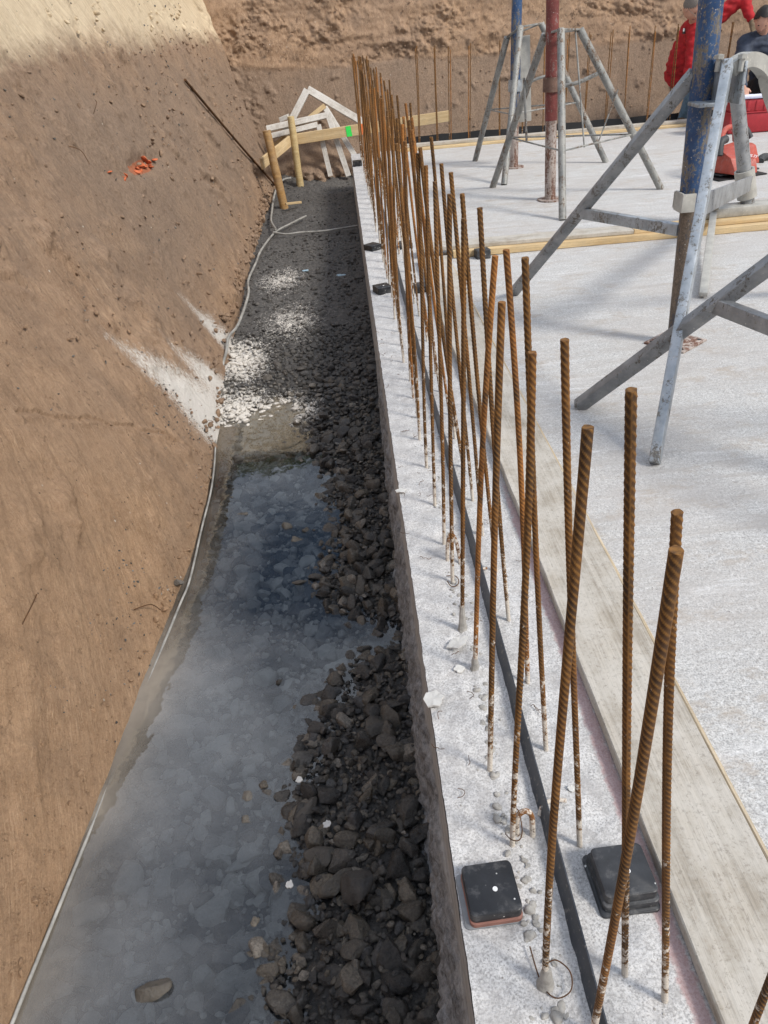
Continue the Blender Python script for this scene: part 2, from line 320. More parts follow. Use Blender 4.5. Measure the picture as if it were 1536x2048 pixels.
# ------------------------------------------------------------------ object helpers
def tag(o, label=None, cat=None, group=None, kind=None):
    if label: o['label'] = label
    if cat: o['category'] = cat
    if group: o['group'] = group
    if kind: o['kind'] = kind
    return o
def mesh_obj(name, verts, faces, mat, parent=None, attrs=None, smooth=False, sharp=None):
    me = bpy.data.meshes.new(name)
    verts = np.asarray(verts, float).reshape(-1, 3)
    if isinstance(faces, np.ndarray):
        nf, k = faces.shape
        me.vertices.add(len(verts)); me.vertices.foreach_set('co', verts.ravel())
        me.loops.add(nf*k); me.loops.foreach_set('vertex_index', faces.ravel().astype(np.int32))
        me.polygons.add(nf); me.polygons.foreach_set('loop_start', np.arange(0, nf*k, k, dtype=np.int32))
        me.update(calc_edges=True); me.validate()
    else:
        me.from_pydata(verts.tolist(), [], faces); me.update()
    for k, v in (attrs or {}).items():
        v = np.asarray(v, float)
        if v.ndim == 2:
            a = me.attributes.new(k, 'FLOAT_VECTOR', 'POINT'); a.data.foreach_set('vector', v.ravel())
        else:
            a = me.attributes.new(k, 'FLOAT', 'POINT'); a.data.foreach_set('value', v)
    if smooth: me.polygons.foreach_set('use_smooth', np.ones(len(me.polygons), bool))
    if sharp: me.set_sharp_from_angle(angle=R_(sharp))
    mats = mat if isinstance(mat, list) else [mat]
    for m in mats: me.materials.append(m)
    o = bpy.data.objects.new(name, me); COL.objects.link(o)
    if parent is not None: o.parent = parent
    return o
def empty(name, loc, label, cat, group=None):
    o = bpy.data.objects.new(name, None); COL.objects.link(o); o.location = loc; o.empty_display_size = .1
    return tag(o, label, cat, group)
def wloc(p):
    v = Vector((0, 0, 0))
    while p is not None: v = v+p.location; p = p.parent
    return v
def bm_obj(name, bm, mat, parent=None, smooth=True, sharp=35, origin=None):
    if origin is None and parent is not None: origin = wloc(parent)
    if origin is not None: bmesh.ops.translate(bm, verts=bm.verts, vec=-Vector(origin))
    bmesh.ops.recalc_face_normals(bm, faces=bm.faces)
    me = bpy.data.meshes.new(name); bm.to_mesh(me); bm.free()
    if smooth: me.polygons.foreach_set('use_smooth', np.ones(len(me.polygons), bool)); me.set_sharp_from_angle(angle=R_(sharp))
    me.materials.append(mat); o = bpy.data.objects.new(name, me); COL.objects.link(o)
    if parent is not None: o.parent = parent
    elif origin is not None: o.location = origin
    return o
def frame(d, up=(0, 0, 1)):
    d = Vector(d).normalized(); up = Vector(up)
    if abs(d.dot(up)) > .97: up = Vector((0, 1, 0))
    s = up.cross(d).normalized(); u = d.cross(s).normalized(); return d, s, u
def add_box(bm, c, size, rot=None, bevel=0.0, segs=2):
    b2 = bmesh.new(); bmesh.ops.create_cube(b2, size=1)
    bmesh.ops.scale(b2, vec=Vector(size), verts=b2.verts)
    if bevel: bmesh.ops.bevel(b2, geom=b2.edges[:], offset=bevel, segments=segs, affect='EDGES', profile=.5)
    mt = Matrix.Translation(Vector(c))
    if rot is not None: mt = mt @ rot.to_4x4()
    bmesh.ops.transform(b2, matrix=mt, verts=b2.verts); _join(bm, b2)
def _join(bm, b2):
    me = bpy.data.meshes.new('t'); b2.to_mesh(me); b2.free(); bm.from_mesh(me); bpy.data.meshes.remove(me)
def add_beam(bm, p0, p1, w, h, up=(0, 0, 1), bevel=.003):
    p0 = Vector(p0); p1 = Vector(p1); d, s, u = frame(p1-p0, up)
    rot = Matrix((d, s, u)).transposed()
    add_box(bm, (p0+p1)/2, ((p1-p0).length, w, h), rot, bevel)
def add_sweep(bm, pts, r, n=16, cap=True, rect=None, up=(0, 0, 1)):
    pts = [Vector(p) for p in pts]; rings = []; rr = r if hasattr(r, '__len__') else [r]*len(pts)
    pd = None
    for i, p in enumerate(pts):
        d = (pts[min(i+1, len(pts)-1)]-pts[max(i-1, 0)]).normalized()
        if pd is None: _, s, u = frame(d, up)
        else:
            q = pd.rotation_difference(d); s = (q @ s).normalized(); u = (q @ u).normalized()
        pd = d
        if rect:
            cs = [(-rect[0]/2, -rect[1]/2), (rect[0]/2, -rect[1]/2), (rect[0]/2, rect[1]/2), (-rect[0]/2, rect[1]/2)]
            rings.append([bm.verts.new(p+s*a+u*b) for a, b in cs])
        else:
            rings.append([bm.verts.new(p+(s*math.cos(2*math.pi*k/n)+u*math.sin(2*math.pi*k/n))*rr[i]) for k in range(n)])
    m = len(rings[0])
    for a, b in zip(rings, rings[1:]):
        for k in range(m): bm.faces.new((a[k], a[(k+1) % m], b[(k+1) % m], b[k]))
    if cap: bm.faces.new(rings[0][::-1]); bm.faces.new(rings[-1])
def add_cyl(bm, p0, p1, r, n=24, r1=None, cap=True): add_sweep(bm, [p0, p1], [r, r if r1 is None else r1], n, cap)
def add_tube(bm, p0, p1, r, wall=.004, n=24):
    """open tube with an inner wall"""
    add_sweep(bm, [p0, p1], r, n, False); add_sweep(bm, [p1, p0], r-wall, n, False)
    d = (Vector(p1)-Vector(p0)).normalized()
    for p in (p0, p1):
        _, s, u = frame(d)
        o = [bm.verts.new(Vector(p)+(s*math.cos(2*math.pi*k/n)+u*math.sin(2*math.pi*k/n))*r) for k in range(n)]
        i_ = [bm.verts.new(Vector(p)+(s*math.cos(2*math.pi*k/n)+u*math.sin(2*math.pi*k/n))*(r-wall)) for k in range(n)]
        for k in range(n): bm.faces.new((o[k], o[(k+1) % n], i_[(k+1) % n], i_[k]))
def B(): return bmesh.new()
def smooth_path(pts, k=8):
    pts = [Vector(p) for p in pts]; out = []
    for i in range(len(pts)-1):
        p0 = pts[max(i-1, 0)]; p1 = pts[i]; p2 = pts[i+1]; p3 = pts[min(i+2, len(pts)-1)]
        for j in range(k):
            t = j/k; out.append(.5*((2*p1)+(p2-p0)*t+(2*p0-5*p1+4*p2-p3)*t*t+(3*p1-p0-3*p2+p3)*t**3))
    out.append(pts[-1]); return out
def board(name, p0, p1, w, t, mat, parent=None, label=None, cat=None, group=None, up=(0, 0, 1), rough=.0015, cut=.002):
    """a sawn board whose local X runs along the grain"""
    p0 = Vector(p0); p1 = Vector(p1); d, s, u = frame(p1-p0, up); Ln = (p1-p0).length
    n = max(4, int(Ln/.08)); ph = random.random()*9
    bm = B(); rings = []
    for i in range(n+1):
        x = -Ln/2+Ln*i/n; dz = math.sin(x*1.7+ph)*rough*1.5; dy = math.sin(x*2.3+ph*2)*rough
        j = [rough*(random.random()-.5) for _ in range(8)]; c = cut*1.2
        pr = [(-w/2+c, -t/2), (w/2-c, -t/2), (w/2, -t/2+c), (w/2, t/2-c), (w/2-c, t/2), (-w/2+c, t/2), (-w/2, t/2-c), (-w/2, -t/2+c)]
        rings.append([bm.verts.new((x, a+dy+j[k], b+dz*.4)) for k, (a, b) in enumerate(pr)])
    for a, b in zip(rings, rings[1:]):
        for k in range(8): bm.faces.new((a[k], a[(k+1) % 8], b[(k+1) % 8], b[k]))
    bm.faces.new(rings[0][::-1]); bm.faces.new(rings[-1])
    bmesh.ops.recalc_face_normals(bm, faces=bm.faces)
    me = bpy.data.meshes.new(name); bm.to_mesh(me); bm.free(); me.materials.append(mat)
    me.polygons.foreach_set('use_smooth', np.ones(len(me.polygons), bool)); me.set_sharp_from_angle(angle=R_(30))
    o = bpy.data.objects.new(name, me); COL.objects.link(o)
    rot = Matrix((d, s, u)).transposed().to_4x4(); loc = (p0+p1)/2
    if parent is not None: o.parent = parent; loc = loc-parent.location
    o.matrix_local = Matrix.Translation(loc) @ rot
    if label: tag(o, label, cat, group)
    return o

# ================================================================== TERRAIN
WL = -0.5                                                   # water level
def grid_faces(nu, nv):
    i = np.arange(nu-1)[:, None]*nv+np.arange(nv-1)[None, :]
    return np.stack([i, i+nv, i+nv+1, i+1], -1).reshape(-1, 4)
def axis(segs):
    out = []
    for a, b, st in segs: out.append(np.arange(a, b, st))
    out.append([segs[-1][1]]); return np.concatenate(out)
FY = np.array([-5, .5, .79, 1.34, 1.86, 2.4, 2.8, 3.25, 4.3, 6, 8, 9, 10, 12]); FX = np.array([-.91, -.905, -.89, -.845, -.805, -.762, -.76, -.775, -.81, -.84, -.84, -.83, -.80, -.8])
def foot_x(y): return np.interp(y, FY, FX)
def cbv(y): return np.interp(y, [1.6, 2.4, 3.2, 4.5, 5.5], [.62, .57, .47, .35, .32])
# ---- left bank
ys = axis([(-5, .3, .12), (.3, 4.5, .0085), (4.5, 11.6, .016)]); ts = axis([(-.8, 1.64, .0105)])
Y, T = np.meshgrid(ys, ts, indexing='ij')
X = foot_x(Y)-cbv(Y)*np.maximum(T-WL, 0)-.04*np.minimum(T-WL, 0)
k = np.interp(Y, [.5, 1.5, 2.3, 3, 4.5, 7, 9], [-2.2, -1.8, -1.1, -.3, .8, 1.4, 1.6])
fu = Y+k*(T+.5); fv = T
tri = 1-np.abs(2*np.mod(fu/.40+.22*fbm(Y*1.7, T*1.7, 5, 3), 1)-1)
d = .030*fbm(Y*1.1, T*1.4, 3)+.006*tri**7*np.clip(.5+fbm(Y*2.2, T*1.5, 6, 3)*1.6, 0, 1.2)+.006*fbm(fu*9, fv*1.6, 9, 4)+.020*np.maximum(fbm(Y*8, T*8, 23, 5, .7)-.08, 0)+.0042*fbm(fu*42, fv*2.4, 14, 4)+.003*fbm(Y*22, T*22, 21, 3)
# scuffed lips left by the bucket teeth
lip = np.maximum(fbm(fu*3.1, fv*3.3, 33, 4)-.26, 0); d += .07*lip*(1+.9*fbm(Y*26, T*26, 35, 4, .65))
def crack(pts, depth, w):
    global d
    for (a, b), (c, e) in zip(pts, pts[1:]):
        q, _ = segdist(Y+.02*fbm(T*14, Y*14, 41, 3), T+.02*fbm(Y*14, T*14, 42, 3), a, b, c, e)
        d = d-depth*np.exp(-(q/w)**2)+depth*.7*np.exp(-((q-2.2*w)/w)**2)*(T < 9)
crack([(2.35, .22), (2.6, .08), (3.0, -.22), (3.24, -.52)], .010, .007)
crack([(1.5, .50), (2.05, .34)], .005, .005); crack([(6.3, .32), (6.66, .2), (6.8, .1)], .02, .03)
crack([(2.65, .66), (2.95, .5)], .012, .02)
hole = np.exp(-(((Y-4.95)/.42)**2+((T-.62+(Y-4.9)*.067)/.05)**2)); d -= .035*hole*(1+.5*fbm(Y*14, T*14, 57, 3))
for (a, b, r, h) in [(2.69, .62, .03, .025), (3.22, -.44, .05, .03), (3.05, -.33, .04, .02), (2.52, -.44, .06, .022), (2.3, -.4, .05, .018)]:
    q = np.hypot(Y-a, T-b)/r; d += h*np.exp(-q*q)*(1+.5*fbm(Y*40, T*40, 55, 3))
foot = np.exp(-((T-WL)/.06)**2); d += .010*foot*fbm(Y*11, T*8, 61, 4)+.006*foot*fbm(Y*40, T*30, 66, 3)
d = d*(.22+.78*sstep(WL-.02, WL+.22, T))
X = X+d
Z = T
cor = sstep(9.2, 10.6, Y)*sstep(-.2, .5, T); X += .06*cor*fbm(Y*7, T*5, 71, 4)
dry_sunlit = sstep(.85, 1.6, T+.1*fbm(Y*1.2, T*2, 81)+.03*(Y-6)*.2)  # painted sunlight: soil colour turns pale towards the top of the bank
damp_shade = np.clip(sstep(1.5, .75, T)*sstep(-.35, .15, T)*sstep(2.6, 4.6, Y+.5*fbm(Y*1.5, T*3, 83))*.9+.35*np.exp(-(((Y-2.5)/.3)**2+((T+.42)/.07)**2)), 0, 1)  # painted shade: greyer band at mid height, plus a grey patch by the waterline
clay = sstep(3.6, 1.8, Y+1.2*T*.4)
def streak(a, b, c, e, w0, w1):
    q, t = segdist(Y+.05*fbm(Y*5, T*5, 85, 3), T+.05*fbm(Y*5+9, T*5, 86, 3), a, b, c, e); w = w0+(w1-w0)*t
    return np.exp(-(q/w)**2)*np.clip(.42+.75*t, 0, 1)
pw = np.maximum.reduce([.9*streak(4.25, .06, 4.72, -.5, .05, .19), 1.1*streak(3.2, .18, 3.68, -.56, .08, .34), .9*streak(3.7, .0, 4.02, -.54, .06, .22), 1.0*streak(3.4, -.2, 3.65, -.6, .16, .32)])
bank_attrs = dict(flow=np.stack([fu, fv, 0*fu], -1).reshape(-1, 3), dry_sunlit=dry_sunlit.ravel(), damp_shade=damp_shade.ravel(), clay=clay.ravel(), powder=pw.ravel(), orange=(1.05*np.exp(-(((Y-4.92)/.36)**2+((T-.612+(Y-4.85)*.067)/.04)**2))).ravel())
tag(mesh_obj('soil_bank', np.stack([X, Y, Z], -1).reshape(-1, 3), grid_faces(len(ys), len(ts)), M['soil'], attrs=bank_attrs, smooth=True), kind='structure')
# ---- far bank
xs = axis([(-2.6, -1.7, .1), (-1.7, 5.4, .0145), (5.4, 14.2, .1)]); ts = axis([(-.8, 1.75, .013), (1.75, 3.66, .06)])
X, T = np.meshgrid(xs, ts, indexing='ij')
edge = .78+.05*fbm(X*1.4, T*0+3, 91, 4)+.06*sstep(0, -1, X)-.02*X*.3
up = sstep(edge-.015, edge+.05, T)
Yb = 10.0+.24*(T+.35)-.012*up+.16*sstep(0, 1.2, -X)*sstep(-.2, .4, T)*0
d = .02*fbm(X*1.3, T*1.3, 95)+.006*fbm(X*16, T*2, 97, 4)
rough = np.clip(up+.8*sstep(-.75, -1.1, X)+.7*np.exp(-((T+.28)/.1)**2)*(X < .1), 0, 1)
cl = fbm(X*6.5, T*8, 101, 5, .6); patch = sstep(-.25, .35, fbm(X*1.6, T*2.6, 107, 3)); d += rough*((.015+.075*patch)*np.maximum(cl, -.2)+(.008+.028*patch)*fbm(X*22, T*24, 105, 4, .65))+up*.03*fbm(X*.8, T*6, 108, 3)
scar = np.maximum(fbm(X*5, T*5.5, 111, 4)-.33, 0); d += .10*scar*(1-up*.5)*(1+fbm(X*35, T*35, 115, 3))
mound = np.exp(-((X+.3)/.55)**2)*sstep(.05, -.3, T); Yb = Yb-.42*mound*(1+.35*fbm(X*7, T*9, 121, 4))
Yb = Yb-d
rg = rough
kk = X*0+.12
fa = dict(flow=np.stack([X+.25*T, T, 0*X], -1).reshape(-1, 3), dry_sunlit=(.12*up+.75*sstep(1.5, 2.3, T)).ravel(), damp_shade=np.clip((1-up)*.85*(1+.35*fbm(X*1.2, T*2, 131))+.15, 0, 1.3).ravel(), clay=(.2*rg).ravel(), powder=(X*0).ravel())
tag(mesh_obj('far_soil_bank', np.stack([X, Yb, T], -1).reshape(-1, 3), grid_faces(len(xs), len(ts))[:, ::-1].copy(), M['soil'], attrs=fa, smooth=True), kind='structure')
# ---- pit sides outside the frame and the land round the pit
def flat(name, vs, fs, m): 
    n = len(vs); z = np.zeros(n); v = np.array(vs, float)
    return tag(mesh_obj(name, vs, fs, m, attrs=dict(flow=np.stack([v[:, 1]+v[:, 0], v[:, 2], z], -1), dry_sunlit=z+.3, damp_shade=z, clay=z, powder=z)), kind='structure')
flat('pit_side', [(14, -5.5, -1), (14, 11.5, -1), (15.2, 11.5, 3.66), (15.2, -5.5, 3.66)], [(0, 1, 2, 3)], M['soil'])
flat('pit_rear_side', [(-3, -5, -1), (15.2, -5, -1), (15.2, -6.2, 3.66), (-3, -6.2, 3.66)], [(0, 1, 2, 3)], M['soil'])
vs = []; fs = []; GY = [-300, -6.1, -5, .5, 1.6, 2.4, 3.2, 4.5, 5.5, 8, 10.9, 300]
for y in GY:
    xi = float(foot_x(y))-float(cbv(y))*(1.62-WL)+.08; vs += [(-300, y, 1.60), (xi, y, 1.60)]
for i in range(len(GY)-1): fs.append((2*i, 2*i+1, 2*i+3, 2*i+2))
zt = 3.656; n0 = len(vs)
vs += [(-2.6, 10.86, zt), (15.1, 10.86, zt), (15.1, 300, zt), (-2.6, 300, zt), (-9, 10.86, 1.5), (-9, 300, 1.5), (15.1, -6.1, zt), (300, -6.1, zt), (300, 300, zt), (300, -300, zt), (-3, -300, zt), (-3, -6.1, zt)]
fs += [(n0, n0+1, n0+2, n0+3), (n0+4, n0, n0+3, n0+5), (n0+6, n0+7, n0+8, n0+2), (n0+10, n0+9, n0+7, n0+6), (n0+10, n0+6, n0+11)]
tag(mesh_obj('ground', vs, fs, M['turf']), kind='structure')
# weeds along the rim of the far bank (seen mirrored in the water)
gv = []; gf = []
for i in range(5200):
    x = rng.uniform(-2.4, 3.2); y = 10.93+abs(rng.normal(0, .3)); cl_ = max(0, vnoise(np.array(x*2.1), np.array(y), 5)+.5)
    h = rng.uniform(.05, .25)+.55*cl_**2*rng.random(); a = rng.uniform(0, 6.28); w = .012+.02*rng.random(); l = h*rng.uniform(-.3, .3)
    z0 = 3.66; dx, dy = math.cos(a), math.sin(a); n0 = len(gv)
    gv += [(x-dx*w, y-dy*w, z0), (x+dx*w, y+dy*w, z0), (x+dy*l*.4+dx*w*.8, y+l*.4, z0+h*.6), (x+dy*l, y+l, z0+h), (x+dy*l*.4-dx*w*.8, y+l*.4, z0+h*.6)]
    gf.append((n0, n0+1, n0+2, n0+3, n0+4))
tag(mesh_obj('rim_grass', gv, gf, M['grass']), label='ragged weeds along the rim of the far bank', cat='grass', kind='stuff')

# ---- bed of the trench
WBY = np.array([-1, .75, .89, 1.01, 1.135, 1.31, 1.53, 1.70, 1.80, 1.83, 1.88, 1.93, 2.05, 2.23, 2.48, 2.79, 2.95, 3.27, 3.45])
WBX = np.array([-.3, -.30, -.325, -.223, -.276, -.268, -.23, -.18, -.06, .03, .05, .0, -.15, -.22, -.14, -.19, -.13, -.29, -.3])
def bed_h(x, y):
    s = x-np.interp(y, WBY, WBX)
    h = WL-.008+np.where(s < 0, np.maximum(s*.42, -.085), np.minimum(s*.17, .036))
    h = h-.012*sstep(-.5, -.75, x)
    puddle = np.exp(-(((x+.5)/.2)**2+((y-3.75)/.25)**2)); h2 = WL+.012+.024*np.exp(-(((x+.70)/.17)**2+((y-3.62)/.24)**2))*(1+1.1*fbm(x*22, y*20, 203, 4))+.03*sstep(3.3, 4.6, y)+.06*sstep(4.6, 7, y)+.02*(x+.4)*.3-.045*puddle
    t = sstep(3.15, 3.75, y+.25*(x+.4)); h = h*(1-t)+h2*t
    h = h+.012*fbm(x*6, y*6, 201, 3)
    h = h+.18*sstep(9.1, 10.1, y)*sstep(.6, -.5, x)
    return h
def pw_g(x, y):
    e = lambda cx, cy, rx, ry, a=1: a*np.exp(-(((x-cx)/rx)**2+((y-cy)/ry)**2))
    return np.maximum.reduce([e(-.58, 5.97, .2, .34, .54), e(-.47, 5.0, .24, .5, .5), e(-.74, 4.42, .17, .34, 1.15), e(-.70, 3.64, .24, .36, 1.22), e(-.5, 3.72, .2, .22, 1.05), e(-.36, 3.70, .12, .12, .9)])
xs = np.arange(-1.12, .17, .012); ys = axis([(-1, 10.3, .014)])
X, Y = np.meshgrid(xs, ys, indexing='ij'); H = bed_h(X, Y)+.006*fbm(X*35, Y*35, 205, 4)+.022*sstep(3.8, 5.5, Y)*fbm(X*16, Y*12, 209, 5, .65)
n = X.size
tag(mesh_obj('trench_bed', np.stack([X, Y, H], -1).reshape(-1, 3), grid_faces(len(xs), len(ys)), M['rock'], smooth=True,
    attrs=dict(rnd=np.full(n, .12)+.1*fbm(X*3, Y*3, 207).ravel(), depth=sstep(WL-.004, WL-.03, H).ravel(), powder=pw_g(X, Y).ravel(), far=(sstep(3.3, 5.2, Y)).ravel())), kind='structure')

# ---- rocks
def rock_proto(sub, seed, cuts=13):
    b2 = bmesh.new(); bmesh.ops.create_icosphere(b2, subdivisions=sub, radius=1)
    v = np.array([x.co[:] for x in b2.verts]); f = np.array([[q.index for q in x.verts] for x in b2.faces]); b2.free()
    r = np.random.default_rng(seed)
    for i in range(cuts):
        nrm = r.normal(size=3); nrm /= np.linalg.norm(nrm); h = r.uniform(.42, .8)
        q = v@nrm; over = np.maximum(q-h, 0); v = v-over[:, None]*nrm*.93
    nn = np.array([mnoise.noise(Vector((*(p*1.7),))+Vector((seed*3.1, 0, 0))) for p in v]); n2 = np.array([mnoise.noise(Vector((*(p*5),))+Vector((seed*1.3, 4, 0))) for p in v])
    v = v*(1+.09*nn+.045*n2)[:, None]
    v = v*np.array([1, r.uniform(.6, .95), r.uniform(.42, .8)])
    return v, f
PR = [rock_proto(3, 800+i, 9) for i in range(8)]; P3 = [rock_proto(3, 300+i) for i in range(10)]; P2 = [rock_proto(2, 400+i, 8) for i in range(10)]
def scatter(name, pts, protos):
    """pts: x, y, z, size, far"""
    V = []; F = []; A = {k: [] for k in ('rnd', 'depth', 'powder', 'far')}; off = 0
    for (x, y, z, s, fr) in pts:
        v, f = protos[rng.integers(len(protos))]
        if protos is P3 and z+.3*s < WL: v, f = PR[rng.integers(len(PR))]
        a = rng.uniform(0, 6.28); t1, t2 = rng.normal(0, .35, 2)
        q = (Quaternion((0, 0, 1), a) @ Quaternion((1, 0, 0), t1) @ Quaternion((0, 1, 0), t2)).to_matrix()
        w = (v*s)@np.array(q).T+np.array([x, y, z]); V.append(w); F.append(f+off); off += len(v)
        n = len(v); A['rnd'].append(np.full(n, rng.random()))
        A['depth'].append(sstep(WL+.000, WL-.022, w[:, 2])); A['powder'].append(pw_g(w[:, 0], w[:, 1])*np.clip(.55+.45*(w[:, 2]-z)/s*1.4, 0, 1.1)); A['far'].append(np.full(n, fr))
    return tag(mesh_obj(name, np.concatenate(V), np.concatenate(F), M['rock'], smooth=True, sharp=30, attrs={k: np.concatenate(x) for k, x in A.items()}), kind='stuff')
def layout(x0, x1, y0, y1, sp, smin, smax, keep=1.0, zf=.35):
    out = []
    y = y0
    while y < y1:
        x = x0
        while x < x1:
            px = x+rng.uniform(-.5, .5)*sp; py = y+rng.uniform(-.5, .5)*sp
            if rng.random() < keep and px > foot_x(py)-.03 and px < .07 and not (float(pw_g(np.array(px), np.array(py))) > 1.25 and rng.random() < .45):
                s = smin+(smax-smin)*rng.random()**2.0
                out.append((px, py, float(bed_h(np.array(px), np.array(py)))+s*zf*rng.uniform(.4, 1.1), s, float(.85*sstep(3.4, 4.8, py))))
            x += sp
        y += sp
    return out
big = layout(-1.0, .08, .35, 3.4, .043, .016, .056, .9)+layout(-.36, .08, .35, 3.2, .05, .014, .050, .72, .65)
big = [b for b in big if not ((b[0]+.0)**2*0+abs(b[1]-.95) < .1 and b[0] > -.1 and b[2] > -.44)]
for i in range(150):
    y_ = rng.uniform(.4, 3.2); x_ = float(np.interp(y_, WBY, WBX))-abs(rng.normal(0, .06))
    s_ = rng.uniform(.012, .04); big.append((x_, y_, WL-s_*rng.uniform(.05, .5), s_, 0.0))
tag(scatter('gravel', big, P3), label='dark wet broken stones filling the trench beside the slab', cat='gravel')
mid = layout(-1.0, .08, .35, 3.4, .026, .007, .017, .85, .6)+layout(-.95, .08, 3.2, 4.9, .040, .014, .036, .95)+layout(-.37, .08, .35, 3.2, .0165, .004, .013, .9, 2.4)+layout(-.95, .08, 3.2, 4.9, .026, .007, .016, .8, .9)
tag(scatter('small_gravel', mid, P2), label='small dark pebbles between the bigger stones in the trench', cat='gravel')
far_ = layout(-.95, .08, 4.8, 7.2, .036, .005, .028, .75, .1)+layout(-.95, .08, 7.2, 9.9, .045, .005, .018, .5, .1)
P1 = [rock_proto(1, 500+i, 6) for i in range(8)]
tag(scatter('trodden_rubble', far_, P2), label='drier grey rubble at the far end of the trench', cat='rubble')
# ---- water
xs = np.arange(-1.1, .14, .02); ys = np.arange(-1.0, 4.3, .02); X, Y = np.meshgrid(xs, ys, indexing='ij')
murk = .02+.36*sstep(-.3, -.75, X)*sstep(2.8, 1.7, Y)+.25*np.exp(-((X-np.interp(Y, FY, FX))/.10)**2)+.16*sstep(1.4, 1.7, Y)*sstep(2.2, 1.9, Y)+.15*np.exp(-(((X+.5)/.14)**2+((Y-1.45)/.35)**2))-.25*sstep(-.25, -.05, X)-.12*sstep(1.15, .8, Y)*sstep(-.9, -.5, X)+.3*sstep(3.1, 3.5, Y)-.05
och = np.maximum(sstep(2.95, 3.3, Y), .6*np.exp(-((X-np.interp(Y, FY, FX))/.16)**2))
tag(mesh_obj('water', np.stack([X, Y, X*0+WL], -1).reshape(-1, 3), grid_faces(len(xs), len(ys)), M['water'], smooth=True, attrs=dict(murk=murk.ravel(), ochre=och.ravel())), kind='structure')

# ================================================================== SLAB
xs = axis([(.075, .7, .006), (.7, 3, .02), (3, 14, .25)]); ys = axis([(-5, .3, .2), (.3, 3.2, .008), (3.2, 9.12, .02)])
X, Y = np.meshgrid(xs, ys, indexing='ij')
row = sstep(.42, .38, X)
Zs = .0025*fbm(X*14, Y*14, 301, 4)+row*.0045*fbm(X*28, Y*28, 305, 4)+row*.006*np.maximum(fbm(X*20, Y*9, 309, 4)-.1, 0)*np.exp(-((X-.2)/.05)**2)*3
X = X.copy(); X[0] += .0016*fbm(ys*40, ys*0+1, 311, 3)
Y = Y+.02*sstep(8.9, 9.12, Y)*X*0
paint = 1.0*np.exp(-((X-.402)/.022)**2)*sstep(2.6, 1.6, Y)
tag(mesh_obj('concrete_slab', np.stack([X, Y, Zs], -1).reshape(-1, 3), grid_faces(len(xs), len(ys)), M['concrete'], smooth=True, attrs=dict(paint=paint.ravel(), wallrow=row.ravel())), kind='structure')
# formed face with the concrete that squeezed out under the shutter
ys = axis([(-1, 4.2, .008), (4.2, 9.12, .03)]); zs = axis([(0, .62, .012)])
Y, Q = np.meshgrid(ys, zs, indexing='ij')
bl = sstep(.13+.02*fbm(Y*3, Y*0, 321), .19+.03*fbm(Y*4, Y*0+2, 323), Q)*sstep(4.4, 3.0, Y)
bul = bl*(.004+.34*np.maximum(Q-.12, 0)**1.0*(1+.7*fbm(Y*7, Q*6, 325, 4)))*np.interp(Y, [.5, 1, 1.6, 2.6, 3.5], [.34, .26, .2, .15, .1])
bul = bul+bl*(.022*fbm(Y*16, Q*15, 327, 5, .65)+.012*np.maximum(fbm(Y*38, Q*36, 329, 3), 0))
X = .075-.001-bul+.0012*fbm(Y*1.5, Q*70, 331, 3)+.0016*fbm(Y*40, Y*0+1, 311, 3)*(Q < .008)
Zf = -Q-.0015; 
tag(mesh_obj('slab_side_face', np.stack([X, Y, Zf], -1).reshape(-1, 3), grid_faces(len(ys), len(zs)), M['face'], smooth=True, attrs=dict(wet=(bl*.9).ravel())), kind='structure')
tag(mesh_obj('slab_far_side_face', [(.075, 9.12, 0), (14, 9.12, 0), (14, 9.12, -.6), (.075, 9.12, -.6)], [(0, 1, 2, 3)], M['black_layer'], attrs=dict(wet=[0]*4)), kind='structure')

# ================================================================== REBARS
def rebar_mesh(name, r0, n, dz, pitch, mat, seed, bow=.0, kink=0.0, L_=.94, a=.0007):
    r = np.random.default_rng(seed); z = np.arange(-.01, L_+dz*.5, dz); th = np.arange(n)*2*np.pi/n
    Zg, TH = np.meshgrid(z, th, indexing='ij')
    side = np.sin(TH)
    ph = Zg/pitch+np.where(side >= 0, TH/np.pi, (TH-np.pi)/np.pi+.5)*1.9
    w = np.maximum(np.cos(2*np.pi*ph), 0)**2
    rib = w*np.abs(side)**.6; lon = np.exp(-(side/.2)**2)*.8
    rr = r0+a*np.maximum(rib, lon)
    p1, p2 = r.uniform(0, 6.28, 2); cx = bow*np.sin(Zg/L_*3.1+p1)+kink*np.maximum(Zg/L_-.55, 0); cy = bow*.8*np.sin(Zg/L_*2.4+p2)
    cx = cx-bow*np.sin(p1); cy = cy-bow*.8*np.sin(p2)
    cx = cx-cx[-1, 0]*Zg/L_*(kink == 0); cy = cy-cy[-1, 0]*Zg/L_
    V = np.stack([rr*np.cos(TH)+cx, rr*np.sin(TH)+cy, Zg], -1).reshape(-1, 3)
    i = np.arange(len(z)-1)[:, None]*n+np.arange(n)[None, :]; j = np.arange(len(z)-1)[:, None]*n+((np.arange(n)+1) % n)[None, :]
    F = np.stack([i, j, j+n, i+n], -1).reshape(-1, 4)
    me_o = mesh_obj(name, V, F, mat, attrs=dict(rib=(np.maximum(rib, lon*.5)).ravel()), smooth=True)
    me = me_o.data; bm = bmesh.new(); bm.from_mesh(me); bm.verts.ensure_lookup_table()
    top = [bm.verts[(len(z)-1)*n+k] for k in range(n)]; f = bm.faces.new(top); f.smooth = False
    bm.to_mesh(me); bm.free()
    bpy.data.objects.remove(me_o)
    return me
near_me = [rebar_mesh('ribbed_bar', .0046, 22, .0012, .0088, M['rust'], 10+i, bow=.003+.003*(i % 3)) for i in range(5)]
bright_me = rebar_mesh('ribbed_bar', .0048, 22, .0012, .0088, M['rust2'], 31, bow=.007)
